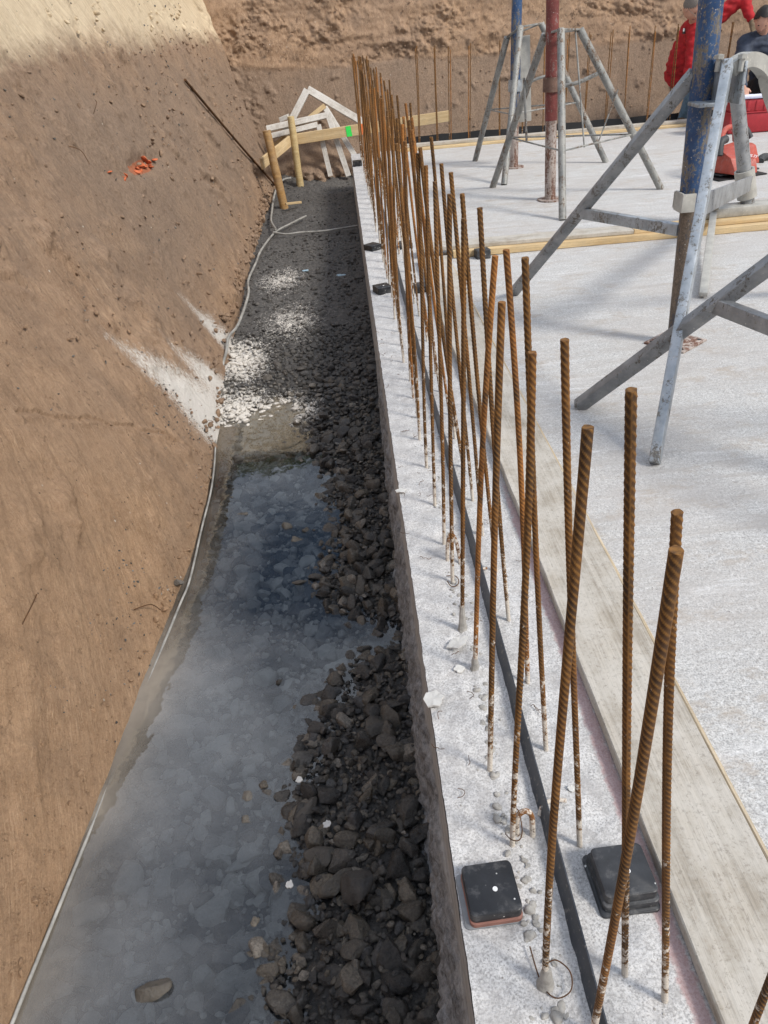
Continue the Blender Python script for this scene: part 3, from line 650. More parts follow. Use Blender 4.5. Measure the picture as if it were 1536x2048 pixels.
far_me = [rebar_mesh('ribbed_bar', .0048, 10, .0029, .0102, M['rust'], 50+i, bow=.008) for i in range(5)]+[rebar_mesh('ribbed_bar', .0048, 10, .0029, .0102, M['rust2'], 60, bow=.01), rebar_mesh('ribbed_bar', .0048, 10, .0029, .0102, M['rustwhite'], 61, bow=.008)]
back_me = [rebar_mesh('ribbed_bar', .0047, 8, .01, .05, M['rust'], 70+i, bow=.01) for i in range(3)]+[rebar_mesh('ribbed_bar', .0047, 8, .01, .05, M['rust2'], 75, bow=.01)]
def put_bar(me, base, top, label, group, spin=None):
    o = bpy.data.objects.new('reinforcing_bar', me); COL.objects.link(o)
    b = Vector(base); t = Vector(top); dv = t-b
    q = dv.to_track_quat('Z', 'Y') @ Quaternion((0, 0, 1), rng.uniform(0, 6.28) if spin is None else spin)
    o.rotation_mode = 'QUATERNION'; o.rotation_quaternion = q; o.location = b; o.scale = (1, 1, dv.length/.94)
    o['rust'] = 1
    del o['rust']
    return tag(o, label, 'rebar', group)
GL = 'starter bars in the row nearer the trench'; GR = 'starter bars in the row nearer the long board'
ORD = ['first','second','third','fourth','fifth','sixth','seventh','eighth','ninth','tenth','eleventh','twelfth','thirteenth','fourteenth','fifteenth','sixteenth','seventeenth','eighteenth','nineteenth','twentieth']
ORD += ['twenty '+o for o in ORD[:9]]+['thirtieth']+['thirty '+o for o in ORD[:9]]+['fortieth']+['forty '+o for o in ORD[:9]]+['fiftieth']+['fifty '+o for o in ORD[:9]]
NEAR = [ # base x, y / top x, y, z / which mesh / label / group
 ((.240, .475), (.202, .404, .93), 0, 'nearest foreground bar leaning towards the camera, its tip overlapping the bar behind', GL),
 ((.188, .547), (.180, .547, .954), 1, 'bar rising from a grey cement sleeve inside a large rusty wire loop', GL),
 ((.185, .780), (.187, .780, .928), 2, 'bar rising directly behind the black block with the brown base', GL),
 ((.173, .942), (.184, .942, .933), 3, 'second bar beyond the brown based black block, trench side row', GL),
 ((.187, 1.212), (.225, 1.212, .918), 9, 'bright orange bent bar with a white cement blob halfway up', GL),
 ((.178, 1.347), (.195, 1.347, .949), 4, 'bar with a grey cement sleeve at its foot, beside the curled cement flake', GL),
 ((.179, 1.531), (.195, 1.531, .955), 0, 'bar standing in a ring of bent tie wire, trench side row', GL),
 ((.178, 1.70), (.186, 1.70, .95), 1, 'bar with a small hooked bar end at its foot, trench side row', GL),
 ((.359, .510), (.250, .510, .886), 2, 'nearest board side bar, passing in front of the long board edge', GR),
 ((.312, .550), (.214, .550, .983), 3, 'bar with a white cement streak standing before the dusty black block on the right', GR),
 ((.303, .768), (.219, .768, .944), 4, 'left leaning bar touching a short rusty hook lying on the concrete', GR),
 ((.293, .976), (.220, .976, .977), 0, 'left leaning bar, third in the board side row, crossing the sheet strip', GR),
 ((.296, 1.16), (.232, 1.16, .94), 9, 'bright orange topped bar, fourth in the board side row', GR),
 ((.295, 1.367), (.226, 1.367, .96), 1, 'thin looking bar with white specks at its foot, fifth in the board side row', GR),
 ((.300, 1.56), (.222, 1.55, .95), 2, 'sixth bar in the board side row', GR),
 ((.292, 1.73), (.224, 1.73, .96), 3, 'seventh bar in the board side row', GR),
 ((.293, 1.916), (.226, 1.916, .95), 4, 'bar with a cement whitened foot, eighth in the board side row', GR),
 ((.176, 1.908), (.189, 1.908, .95), 0, 'bar standing where scattered tie wires lie, ninth in the trench side row', GL),
 ((.175, 2.137), (.191, 2.137, .945), 2, 'tenth bar in the trench side row', GL),
]
for b, t, m, lab, g in NEAR:
    put_bar(bright_me if m == 9 else near_me[m], (b[0], b[1], -.004), t, lab, g)
put_bar(near_me[1], (.396, .385, 0), (.402, .402, .93), 'bar cut off by the bottom right corner of the photo', GR)
y = 2.33; ki = 10
while y < 9.0:
    z = rng.uniform(.925, .965); m = far_me[rng.choice(7, p=[.17, .17, .17, .17, .12, .1, .1])]
    bx = .179+rng.normal(0, .005)
    put_bar(m, (bx, y, -.004), (bx+rng.normal(.006, .016), y+rng.normal(0, .02), z), ORD[ki]+' rusty bar from the camera in the row nearer the trench', GL); ki += 1
    y += rng.uniform(.165, .205)
y = 2.12; ki = 8
while y < 9.0:
    z = rng.uniform(.925, .965); m = far_me[rng.choice(7, p=[.17, .17, .17, .17, .12, .1, .1])]
    bx = .294+rng.normal(0, .005)
    put_bar(m, (bx, y, -.004), (bx-.05+rng.normal(0, .022), y+rng.normal(0, .02), z), ORD[ki]+' rusty bar from the camera in the row nearer the long board', GR); ki += 1
    y += rng.uniform(.175, .21)
GB = 'starter bars along the far edge of the slab'
for i, x in enumerate([.62, .84, 1.15, 1.37, 1.72, 1.96, 2.2, 2.43, 2.66, 2.9, 3.12, 3.37, 3.62, 3.9, 4.2, 4.5, 4.8, 5.1]):
    lab = 'front bar of the %s thin pair from the left along the far slab edge' % ORD[i]
    xx = x*.92+.26 if x < 1 else x+.02
    ln = rng.normal(0, .015)-.012*(x-2)
    put_bar(back_me[i % 4], (xx, 9.20-.05, -.3), (xx+ln, 9.16, .93+rng.normal(0, .015)), lab, GB)
    put_bar(back_me[(i+1) % 4], (xx+.035+rng.normal(0, .008), 9.28, -.3), (xx+.03+ln*.8+rng.normal(0, .012), 9.27, .95+rng.normal(0, .015)), lab.replace('front', 'rear', 1), GB)
# short hooked bar ends between the rows
def wire(name, pts, r, mat, label, cat, group=None, n=6, k=6):
    bm = B(); add_sweep(bm, smooth_path(pts, k), r, n); return tag(bm_obj(name, bm, mat, origin=Vector(pts[0])), label, cat, group)
wire('hooked_bar_end', [(.197, .80, .0), (.196, .80, .035), (.200, .802, .055), (.212, .803, .062), (.222, .80, .05), (.225, .795, .0), (.226, .79, -.01)], .0052, M['rust2'], 'short rusty hooked bar looping up behind the brown based black block', 'rebar hook', n=10)
wire('hooked_bar_end', [(.245, .83, .003), (.255, .845, .012), (.275, .853, .014), (.300, .85, .012)], .0042, M['rust2'], 'short rusty hook lying flat beside the sheet strip on the board side', 'rebar hook', n=10)
wire('hooked_bar_end', [(.178, 1.62, -.005), (.180, 1.63, .05), (.190, 1.64, .078), (.203, 1.63, .06), (.212, 1.60, -.005)], .0052, M['rust2'], 'upside down U of rusty bar among tie wires by the sheet strip', 'rebar hook', n=10)
wire('hooked_bar_end', [(.246, 1.56, .008), (.262, 1.56, .012), (.275, 1.565, .01)], .004, M['rust2'], 'stub of rusty bar poking from the board side of the sheet strip', 'rebar hook', n=10)

# ================================================================== WATERSTOP, BOARDS
bm = B(); pts = [(.238+.004*math.sin(y*1.3), y, .0) for y in np.arange(.28, 9.0, .08)]
for a, b in zip(pts, pts[1:]):
    vs = [bm.verts.new((a[0], a[1], -.01)), bm.verts.new((b[0], b[1], -.01)), bm.verts.new((b[0]+.016, b[1], .034)), bm.verts.new((a[0]+.016, a[1], .034))]
    bm.faces.new(vs); v2 = [bm.verts.new(v.co+Vector((.0025, 0, -.0005))) for v in vs]; bm.faces.new(v2[::-1]); bm.faces.new((vs[3], vs[2], v2[2], v2[3]))
tag(bm_obj('waterstop_strip', bm, M['strip'], smooth=False), 'long dark sheet strip standing on edge between the two rows of bars', 'waterstop')
board('long_board', (.512, .28, .0175), (.468, 4.56, .0175), .178, .027, M['oldwood'], label='long wide weathered board lying along the bars on the slab', cat='board', rough=.002)
board('edge_batten', (.612, .28, .009), (.565, 4.5, .009), .009, .016, M['palewood'], label='narrow pale batten along the right edge of the long weathered board', cat='batten')
board('crosswise_board', (.40, 4.70, .052), (1.70, 4.69, .052), .135, .024, M['oldwood'], label='weathered board lying crosswise on the raw batten in the middle of the slab', cat='board')
board('crosswise_board', (1.706, 4.69, .052), (3.4, 4.71, .052), .12, .024, M['rawwood'], label='cleaner end to end board continuing the weathered crosswise board to the right', cat='board')
board('crosswise_batten', (.60, 4.665, .0205), (3.4, 4.665, .0205), .15, .038, M['rawwood'], label='raw yellow batten underneath the crosswise boards in mid slab', cat='batten')
board('edge_board', (.60, 9.065, .040), (6.5, 9.075, .040), .10, .03, M['oldwood'], label='weathered upper board along the far edge of the slab in front of the thin bars', cat='board')
board('edge_batten', (.60, 9.015, .0125), (6.5, 9.025, .0125), .16, .024, M['rawwood'], label='clean yellow lower batten along the far edge of the slab', cat='batten')
bm = B()
for i in range(60):
    x0 = .55+i*.15
    a = [bm.verts.new((x0, 9.50+.012*math.sin(i*1.3), -.55)), bm.verts.new((x0+.15, 9.50+.012*math.sin((i+1)*1.3), -.55)), bm.verts.new((x0+.15, 9.60+.012*math.sin((i+1)*1.3), .062+.006*math.sin(i*2.+2.))), bm.verts.new((x0, 9.60+.012*math.sin(i*1.3), .062+.006*math.sin(i*2.)))]
    bm.faces.new(a)
for v in list(bm.verts)[:0]: pass
bmesh.ops.remove_doubles(bm, verts=bm.verts, dist=.001)
bmesh.ops.solidify(bm, geom=bm.faces[:], thickness=.004)
tag(bm_obj('black_strip', bm, M['black_layer']), 'black strip standing in the gap behind the far edge of the slab', 'black_layer')  # thin near-black strip set upright beyond the far slab edge

# ================================================================== BLACK SPACER BLOCKS
def rounded_slab(bm, cx, cy, z0, z1, w, l, r, rotz=0, bev=.0015):
    pts = []
    for sx, sy, a0 in ((1, 1, 0), (-1, 1, 90), (-1, -1, 180), (1, -1, 270)):
        for k in range(7):
            a = R_(a0+15*k); pts.append((sx*(w/2-r)+r*math.cos(a), sy*(l/2-r)+r*math.sin(a)))
    c, s = math.cos(rotz), math.sin(rotz)
    lv = [(z0, 0), (z1-bev, 0), (z1, bev)]; rings = []
    for z, ins in lv:
        rings.append([bm.verts.new((cx+(x*(1-2*ins/w))*c-(y*(1-2*ins/l))*s, cy+(x*(1-2*ins/w))*s+(y*(1-2*ins/l))*c, z)) for x, y in pts])
    for a, b in zip(rings, rings[1:]):
        for k in range(len(pts)): bm.faces.new((a[k], a[(k+1) % len(pts)], b[(k+1) % len(pts)], b[k]))
    bm.faces.new(rings[0][::-1]); bm.faces.new(rings[-1])
def block(x, y, rz, label, layers, dot=True):
    rr_ = .010 if y < 1 else .004
    """layers: (z0, z1, w, l, dx, material key, part name)"""
    t = empty('spacer_block', (x, y, 0), label, 'spacer block', 'black spacer blocks standing on the slab by the bars')
    zt = 0
    for z0, z1, w, l, dx, mk, pn in layers:
        bm = B(); rounded_slab(bm, x+dx, y, z0, z1, w, l, rr_, rz); bm_obj(pn, bm, M[mk], t, sharp=40); zt = z1
    if dot:
        bm = B(); add_cyl(bm, (x+.006, y-.004, zt-.0005), (x+.006, y-.004, zt+.0012), .0042, 14); bm_obj('white_paint_dot', bm, M['white'], t)
    return t
block(.130, .688, R_(3), 'black block with a brown lower plate near the bottom of the photo, trench side', [(.0, .004, .094, .096, -.006, 'greyp', 'base_plate'), (.0045, .0135, .088, .094, 0, 'copper', 'brown_plate'), (.014, .034, .086, .088, 0, 'black', 'top_plate')])
block(.352, .692, R_(2), 'dusty black stepped block against the long board, half hidden by two bars', [(.0, .006, .100, .11, -.002, 'blackold', 'base_plate'), (.0065, .022, .094, .098, 0, 'blackold', 'middle_plate'), (.0225, .042, .088, .088, 0, 'blackold', 'top_plate')])
block(.140, 4.06, R_(20), 'black block on the trench side edge, nearer of the two halfway along', [(0, .014, .084, .085, 0, 'black', 'base_plate'), (.0145, .036, .084, .085, 0, 'black', 'top_plate')])
block(.128, 4.97, R_(38), 'black block on the trench side edge, farther of the two halfway along', [(0, .014, .084, .085, 0, 'black', 'base_plate'), (.0145, .034, .084, .085, 0, 'black', 'top_plate')], False)
block(.125, 8.30, R_(2), 'black block near the far left corner of the slab', [(0, .014, .09, .09, 0, 'black', 'base_plate'), (.0145, .05, .09, .09, 0, 'black', 'top_plate')], False)
block(.345, 4.02, R_(4), 'black block behind the bars beside the far part of the long board', [(0, .014, .085, .085, 0, 'black', 'base_plate'), (.0145, .036, .085, .085, 0, 'black', 'top_plate')], False)
block(.335, 4.95, R_(8), 'small black block behind the crowded bars just beyond the end of the long board', [(0, .014, .085, .085, 0, 'black', 'base_plate'), (.0145, .034, .085, .085, 0, 'black', 'top_plate')], False)
block(.768, 4.555, R_(8), 'black block in front of the crosswise batten, behind a bar', [(0, .014, .085, .07, 0, 'blackold', 'base_plate'), (.0145, .05, .085, .07, 0, 'blackold', 'top_plate')], False)

# ================================================================== SCRAPS ON THE SLAB
GW = 'bits of tie wire dropped on the slab'
for i in range(46):
    if i < 30: x = rng.uniform(.085, .16); y = rng.uniform(.9, 4.2)
    else: x = rng.uniform(.18, .36); y = rng.uniform(.6, 2.6)
    p = Vector((x, y, .006)); a = rng.uniform(0, 6.28); pts = [p]
    for k in range(rng.integers(3, 6)):
        a += rng.uniform(-1.3, 1.3); p = p+Vector((math.cos(a), math.sin(a), 0))*rng.uniform(.004, .010); p.z = .006+rng.uniform(0, .005); pts.append(p.copy())
    wire('tie_wire', pts, .0007, M['rustwire'], 'short curled rusty tie wire lying on the concrete around the bars', 'wire', GW, n=5, k=4)
wire('tie_wire', [(.176, .60, .01), (.182, .548, .006), (.198, .525, .006), (.222, .53, .012), (.228, .555, .014), (.212, .575, .012), (.195, .572, .01)], .0011, M['rustwire'], 'large rusty wire loop round the foot of the nearest trench side bar', 'wire', n=6)
wire('tie_wire', [(.174, .79, .02), (.180, .765, .04), (.192, .76, .045), (.200, .775, .05), (.198, .80, .07), (.190, .81, .06)], .001, M['rustwire'], 'thin twisted wire hanging on the bar behind the brown based black block', 'wire', n=6)
wire('tie_wire', [(.165, 1.53, .008), (.172, 1.51, .006), (.186, 1.508, .006), (.195, 1.525, .008), (.190, 1.545, .008), (.176, 1.55, .008), (.165, 1.545, .012)], .0013, M['rustwire'], 'ring of bent wire round the foot of a bar in the trench side row', 'wire', n=6)
def flake(x, y, z, r, label, name='cement_flake', mat='flake', tilt=0, asp=1, seed=0):
    q = np.random.default_rng(seed); bm = B(); n = 15; up = []; lo = []
    for k in range(n):
        a = 6.283*k/n; rr = r*(.72+.5*q.random()); px, py = math.cos(a)*rr*asp, math.sin(a)*rr
        up.append(bm.verts.new((x+px, y+py, z+.002+tilt*px+.12*r*q.random()))); lo.append(bm.verts.new((x+px, y+py, z-.0005+tilt*px)))
    c1 = bm.verts.new((x, y, z+.003))
    for k in range(n): bm.faces.new((up[k], up[(k+1) % n], c1)); bm.faces.new((lo[k], lo[(k+1) % n], up[(k+1) % n], up[k]))
    bm.faces.new(lo[::-1])
    return tag(bm_obj(name, bm, M[mat], smooth=False, origin=Vector((x, y, z))), label, 'cement flake')
flake(.083, 1.132, .006, .021, 'large pale cement flake overhanging the trench side edge of the slab', asp=1.2, seed=1, tilt=.15)
flake(.160, 1.292, .012, .018, 'curled strip of cement skin lying by a bar in the trench side row', asp=1.35, seed=2, tilt=.3)
flake(.080, 2.0, .004, .012, 'small white splash of cement on the slab edge beside the crowded wires', asp=1.5, seed=3)
flake(.152, 1.215, .004, .011, 'small triangular cement flake between the curled strip and the edge', seed=4)
flake(.318, .88, .004, .007, 'tiny pale cement flake on the board side, near the rusty hook', seed=5)
# lumps of spilled concrete at the feet of the bars
P_l = [rock_proto(2, 600+i, 5) for i in range(6)]
V = []; F = []; off = 0
def lump(x, y, s):
    global off
    v, f = P_l[rng.integers(6)]; w = (v*s*np.array([1, 1, .75]))@np.array(Quaternion((0, 0, 1), rng.uniform(0, 6.28)).to_matrix()).T+np.array([x, y, s*.1]); V.append(w); F.append(f+off); off += len(v)
for i in range(420):
    y = .5+3.2*rng.random()**1.4; x = rng.normal(.192, .014); lump(x, y, rng.uniform(.0015, .0085) if y < 1.5 else rng.uniform(.001, .005))
for i in range(160): lump(rng.uniform(.09, .37), rng.uniform(.45, 3), rng.uniform(.0008, .0026))
for (x, y, s) in [(.200, .475, .017), (.193, .50, .012), (.188, .545, .013), (.182, .62, .012), (.19, .66, .011), (.178, .93, .012), (.176, .97, .010), (.172, .86, .011), (.168, .835, .010), (.179, 1.34, .010), (.18, 1.06, .009), (.186, 1.10, .011), (.181, 1.53, .009), (.18, 1.15, .009)]: lump(x, y, s)
tag(mesh_obj('concrete_crumbs', np.concatenate(V), np.concatenate(F), M['lump'], smooth=True), 'grey crumbs of spilled concrete round the feet of the bars', 'concrete crumbs', kind='stuff')
# cement sleeves on a few bars
for (x, y, h, r, lab) in [(.1785, 1.347, .075, .0085, 'grey cement sleeve clinging to the foot of a bar by the curled strip of cement'), (.188, .547, .05, .010, 'grey cement sleeve at the foot of the bar with the wire loop'), (.187, 1.212, .04, .009, 'grey cement sleeve at the foot of the bright orange bent bar')]:
    bm = B(); pts = [(x, y, -.002), (x+.0005, y, h*.35), (x, y, h*.7), (x, y, h)]; add_sweep(bm, pts, [r*1.5, r, r*.85, r*.62], 14)
    for v in bm.verts: v.co += Vector((rng.normal(0, .0006), rng.normal(0, .0006), 0))
    tag(bm_obj('cement_sleeve', bm, M['lump'], origin=Vector((x, y, 0))), lab, 'cement sleeve')
#BEGIN4
# ================================================================== STEEL PROPS
def plate(bm, x, y, z, w, rot, hole=True, t=.008):
    add_box(bm, (x, y, z+t/2+.0005), (w, w, t), Matrix.Rotation(rot, 3, 'Z'), .002)
def put(fn, name, mat, parent, sharp=35, smooth=True):
    bm = B(); fn(bm); return bm_obj(name, bm, M[mat], parent, smooth, sharp)
def lerp(a, b, t): return Vector(a)*(1-t)+Vector(b)*t
# --- near blue prop with the folding square leg tripod
px_, py_ = 1.331, 2.994
t = empty('steel_prop', (px_, py_, 0), 'big scratched blue prop with a galvanised tripod of square legs, nearest on the slab', 'steel prop', 'adjustable steel props standing on the slab')
put(lambda b: add_tube(b, (px_-.022, py_, .55), (px_-.088, py_, 2.2), .041, .004, 40), 'outer_tube', 'blue', t)
put(lambda b: add_cyl(b, (px_, py_, .008), (px_-.036, py_, .9), .0335, 36), 'inner_tube', 'bluerust', t)
bp = put(lambda b: plate(b, px_, py_, 0, .185, R_(38)), 'base_plate', 'redrust', t)
for a in (0, 90, 180, 270):
    ang = R_(38+45+a); put(lambda b: add_cyl(b, (px_+.098*math.cos(ang), py_+.098*math.sin(ang), .0080), (px_+.098*math.cos(ang), py_+.098*math.sin(ang), .0095), .0085, 14), 'bolt_hole', 'black_layer', bp)
def clamp(b):
    add_box(b, (px_-.024, py_+.030, .575), (.104, .010, .060), None, .002); add_box(b, (px_-.050, py_-.050, .575), (.052, .012, .066), None, .002); add_box(b, (px_-.072, py_-.012, .575), (.008, .070, .070), None, .002); add_box(b, (px_+.024, py_-.01, .575), (.008, .08, .070), None, .002)
put(clamp, 'clamp', 'galvdirty', t)
hd = Vector((1.322, 2.90, .985))
def head_(b):
    add_box(b, hd+Vector((0, .01, -.015)), (.012, .10, .14), None, .002); add_box(b, hd+Vector((.055, .01, -.015)), (.010, .10, .13), None, .002); add_box(b, hd+Vector((-.035, .02, -.075)), (.10, .10, .012), None, .002)
hp = put(head_, 'leg_head', 'galv', t)
for dx, dy in ((-.012, .03), (.042, -.03)):
    def bolt(b): add_cyl(b, hd+Vector((dx, dy, .02)), hd+Vector((dx, dy, .072)), .009, 10); add_cyl(b, hd+Vector((dx, dy, .058)), hd+Vector((dx, dy, .070)), .017, 6)
    put(bolt, 'bolt', 'galvdirty', hp, smooth=False)
A0, A1 = Vector((1.308, 2.85, 1.035)), Vector((.889, 2.02, .006))
put(lambda b: add_beam(b, A0, A1, .048, .032, up=(1, -.4, .3), bevel=.004), 'leg', 'galv', t)
B0, B1 = Vector((1.262, 3.00, 1.0)), Vector((.800, 3.815, .006))
put(lambda b: add_beam(b, B0, B1, .046, .036, up=(0, -.6, 1), bevel=.004), 'leg', 'galvdark', t)
C_ = smooth_path([(1.34, 2.90, 1.012), (1.41, 2.92, 1.035), (1.50, 2.96, .99), (1.59, 3.02, .87), (2.30, 3.44, .006)], 8)
put(lambda b: add_sweep(b, C_, .03, rect=(.050, .044)), 'leg', 'galvdirty', t, smooth=False)
q = lerp(B0, B1, .54)
put(lambda b: add_beam(b, q, (px_-.04, py_+.02, .462), .034, .044, bevel=.003), 'brace', 'galv', t)
T0, T1 = Vector((2.26, 4.8, .80)), Vector((2.468, 4.8, .105))
put(lambda b: add_beam(b, (px_+.04, py_+.03, .545), lerp(T0, T1, .83)+Vector((0, -.05, .02)), .014, .085, bevel=.002), 'brace', 'galvdark', t)
# --- slanting galvanised tube standing in a sleeve on the angle frame
t = empty('steel_tube', tuple(T1), 'galvanised round tube standing in a wider sleeve behind the big blue prop', 'steel tube')
put(lambda b: (add_cyl(b, T0, T1, .040, 32), add_cyl(b, T0+Vector((-.002, 0, .0)), T0+Vector((.006, 0, -.03)), .054, 24)), 'tube', 'galvdark', t)
put(lambda b: add_tube(b, lerp(T0, T1, .70), lerp(T0, T1, .93), .057, .012, 32), 'sleeve', 'galvdirty', t)
t = empty('ground_beam', (2.2, 4.72, 0), 'cement spattered steel angle frame lying across the middle boards behind the big prop', 'steel frame')
put(lambda b: add_beam(b, (2.17, 4.77, .094), (3.5, 4.80, .094), .13, .055, bevel=.004), 'frame_arm', 'galvdirty', t)
put(lambda b: add_beam(b, (2.215, 4.71, .100), (1.66, 3.50, .02), .040, .022, bevel=.004), 'frame_arm', 'galvdirty', t)
for k, (dx, dy) in enumerate(((.0, .0), (-.045, .02))):
    put(lambda b: (add_cyl(b, (2.22+dx, 4.70+dy, .12), (2.22+dx, 4.70+dy, .165), .009, 10), add_cyl(b, (2.22+dx, 4.70+dy, .125), (2.22+dx, 4.70+dy, .142), .019, 6)), 'bolt', 'bolt', t, smooth=False)
# --- second tripod prop, mostly outside the frame
qx, qy = 1.56, 1.70
t = empty('steel_prop', (qx, qy, 0), 'prop at the right edge, only its dark square leg and brace reach into view', 'steel prop', 'adjustable steel props standing on the slab')
put(lambda b: add_cyl(b, (qx, qy, .5), (qx, qy, 2.2), .041, 32), 'outer_tube', 'blue', t)
put(lambda b: add_cyl(b, (qx, qy, .008), (qx, qy, .9), .0335, 32), 'inner_tube', 'bluerust', t)
put(lambda b: plate(b, qx, qy, 0, .15, R_(20)), 'base_plate', 'galvdirty', t)
D1 = Vector((.770, 2.468, .006)); D0 = Vector((1.50, 1.82, 1.02))
dv = (Vector((1.20, 2.16, .555))-D1); D0 = D1+dv*(1.0/.55)
put(lambda b: add_beam(b, D0, D1, .046, .040, up=(.3, -.6, 1), bevel=.004), 'leg', 'galvdark', t)
qq = lerp(D1, D0, .425)
put(lambda b: add_beam(b, qq, qq+Vector((.13, -.40, 0)), .034, .046, bevel=.003), 'brace', 'galvdark', t)
put(lambda b: add_beam(b, (qx+.05, qy, 1.0), (qx+.9, qy+.3, .006), .052, .04, bevel=.004), 'leg', 'galv', t)
put(lambda b: add_beam(b, (qx+.02, qy-.06, 1.0), (qx+.1, qy-.95, .006), .052, .04, bevel=.004), 'leg', 'galv', t)
put(lambda b: add_box(b, (qx-.0, qy, .98), (.14, .14, .09), None, .004), 'leg_head', 'galv', t)
# --- far props on round tube tripods
def far_prop(x, y, ln, up_mat, low_mat, zc, zl, collar_mat, legs, label, rods, leg_mat):
    t = empty('steel_prop', (x, y, 0), label, 'steel prop', 'adjustable steel props standing on the slab')
    put(lambda b: add_cyl(b, (x-ln*zl, y, zl), (x-ln*2.4, y, 2.4), .043, 28), 'outer_tube', up_mat, t)
    put(lambda b: add_cyl(b, (x, y, .008), (x-ln*(zl+.1), y, zl+.1), .040, 28), 'inner_tube', low_mat, t)
    put(lambda b: add_cyl(b, (x, y, .0006), (x, y, .010), .095, 28), 'base_plate', low_mat, t)
    put(lambda b: add_tube(b, (x-ln*zc, y, zc-.045), (x-ln*zc, y, zc+.045), .060, .008, 28), 'collar', collar_mat, t)
    for a, b_ in legs:
        put(lambda b: add_cyl(b, a, b_, .026, 18), 'leg', leg_mat, t)
    top = [Vector(a) for a, _ in legs]
    put(lambda b: [add_beam(b, p+Vector((0, 0, .0)), q_+Vector((0, 0, .0)), .03, .012, bevel=.002) for p, q_ in zip(top, top[1:]+top[:1])], 'leg_ring', leg_mat, t)
    for pts, r in rods: put(lambda b: add_sweep(b, smooth_path(pts, 4), r, 8), 'brace_rod', leg_mat, t)
    return t
x, y = 1.517, 5.947
L1 = ((1.50, 5.80, 1.09), (1.444, 5.297, .0)); L2 = ((1.45, 6.03, 1.06), (1.199, 6.606, 0)); L3 = ((1.669, 5.95, 1.075), (2.375, 5.982, 0))
k = .37
r1, r2, r3 = lerp(L1[1], L1[0], k), lerp(L2[1], L2[0], k), lerp(L3[1], L3[0], k)
far_prop(x, y, .035, 'redp', 'redrust', .765, .54, 'brownst', [L1, L2, L3], 'dark red prop on a pale round legged tripod, lower half splashed white', [
 ([r1, r2], .006), ([r1, lerp(r1, r3, .5), r3], .006), ([r2, r3], .006), ([(1.63, 5.92, 1.07), (1.68, 5.7, .38)], .006), ([(1.35, 6.2, .80), (1.36, 6.1, .40)], .009), ([(1.57, 5.93, .75), (1.66, 5.9, .765), (1.79, 5.88, .81)], .013), ([(1.96, 5.93, .70), (1.84, 5.9, .38)], .005)], 'whitetube')
x, y = 1.542, 7.431
L1 = ((1.55, 7.30, 1.09), (1.307, 6.667, .0)); L2 = ((1.47, 7.46, 1.02), (1.272, 7.966, 0)); L3 = ((1.75, 7.43, 1.10), (2.35, 7.269, 0))
r1, r2, r3 = lerp(L1[1], L1[0], .45), lerp(L2[1], L2[0], .45), lerp(L3[1], L3[0], .45)
tb = far_prop(x, y, .0, 'blue', 'redrust', .66, .40, 'galv', [L1, L2, L3], 'farthest blue prop on a round legged tripod, left of the red one', [([r1, r2], .006), ([r1, r3], .006), ([r2, r3], .006), ([(1.62, 7.4, .66), (1.72, 7.38, .70), (1.84, 7.36, .72)], .012)], 'whitetube')
put(lambda b: add_beam(b, (1.62, 7.50, 1.02), (1.66, 7.52, .36), .11, .006, up=(0, -1, 0)), 'fin_plate', 'galvdirty', tb)

# ================================================================== BATTER BOARDS, FRAMES
def post(p0, p1, r, mat, label):
    p0, p1 = Vector(p0), Vector(p1); d = (p1-p0).normalized(); Lm = (p1-p0).length
    bm = B(); n = 9
    pts = [lerp(p0, p1, i/n)+Vector((random.uniform(-.002, .002), 0, 0)) for i in range(n+1)]
    add_sweep(bm, pts, [r*(1.02-.05*i/n+.01*math.sin(i*2)) for i in range(n+1)], 20)
    return tag(bm_obj('round_post', bm, M[mat], origin=p0, sharp=40), label, 'post', 'round wooden posts of the batter boards')
post((-.690, 8.62, -.45), (-.771, 8.65, .355), .044, 'postwood', 'darker brown round post at the foot of the bank, front of the two')
post((-.545, 9.50, -.35), (-.555, 9.50, .385), .040, 'post2wood', 'paler peeled round post notched low down, back of the two')
def bboard(p0, p1, hgt, mat, label, marks):
    p0, p1 = Vector(p0), Vector(p1); rt = empty('batter_board', tuple((p0+p1)/2), label, 'batter board', 'pale batter boards nailed to the round posts')
    board('plank', p0, p1, .026, hgt, M[mat], parent=rt)
    d, s, u = frame(p1-p0)
    f = -s if (-s).y < 0 or (-s).x > .3 and False else s
    if f.y > 0: f = -f
    for tt, w, m in marks:
        c = lerp(p0, p1, tt)+f*.0145; bm = B()
        add_box(bm, c, (w, .002, hgt*.97), Matrix((d, s, u)).transposed(), 0)
        for v in bm.verts: v.co += d*random.uniform(-.008, .008)
        bm_obj('paint_mark', bm, M[m], rt, False)
    return rt
bboard((-.640, 9.56, .140), (1.245, 9.62, .24), .112, 'rawwood', 'long pale board with a bright green paint mark running behind the bars', [(.382, .05, 'green'), (.462, .018, 'orange'), (.485, .014, 'orange')])
bboard((-.880, 8.74, .035), (-.600, 9.50, .140), .112, 'rawwood', 'short pale board running from the brown post back to the paler post', [(.22, .03, 'palegreen'), (.30, .02, 'orange')])
def lframe(a, c, b, w, label):
    rt = empty('angle_support', c, label, 'wooden frame', 'cement covered angle frames leaning on the far bank')
    board('frame_arm', a, lerp(a, c, .985), w, w*.72, M['framewood'], parent=rt, up=(0, -1, .3)); board('frame_arm', b, c, w, w*.72, M['framewood'], parent=rt, up=(0, -1, .3)); return rt
lframe((-.66, 9.74, .20), (-.345, 9.82, .615), (.25, 9.84, .235), .075, 'tallest whitish angle frame, peak rising above the others behind the paler post')
lframe((-.858, 9.70, .262), (-.14, 9.72, .345), (.030, 9.62, -.30), .062, 'whitish angle frame with its upper arm level, nearer the slab corner')
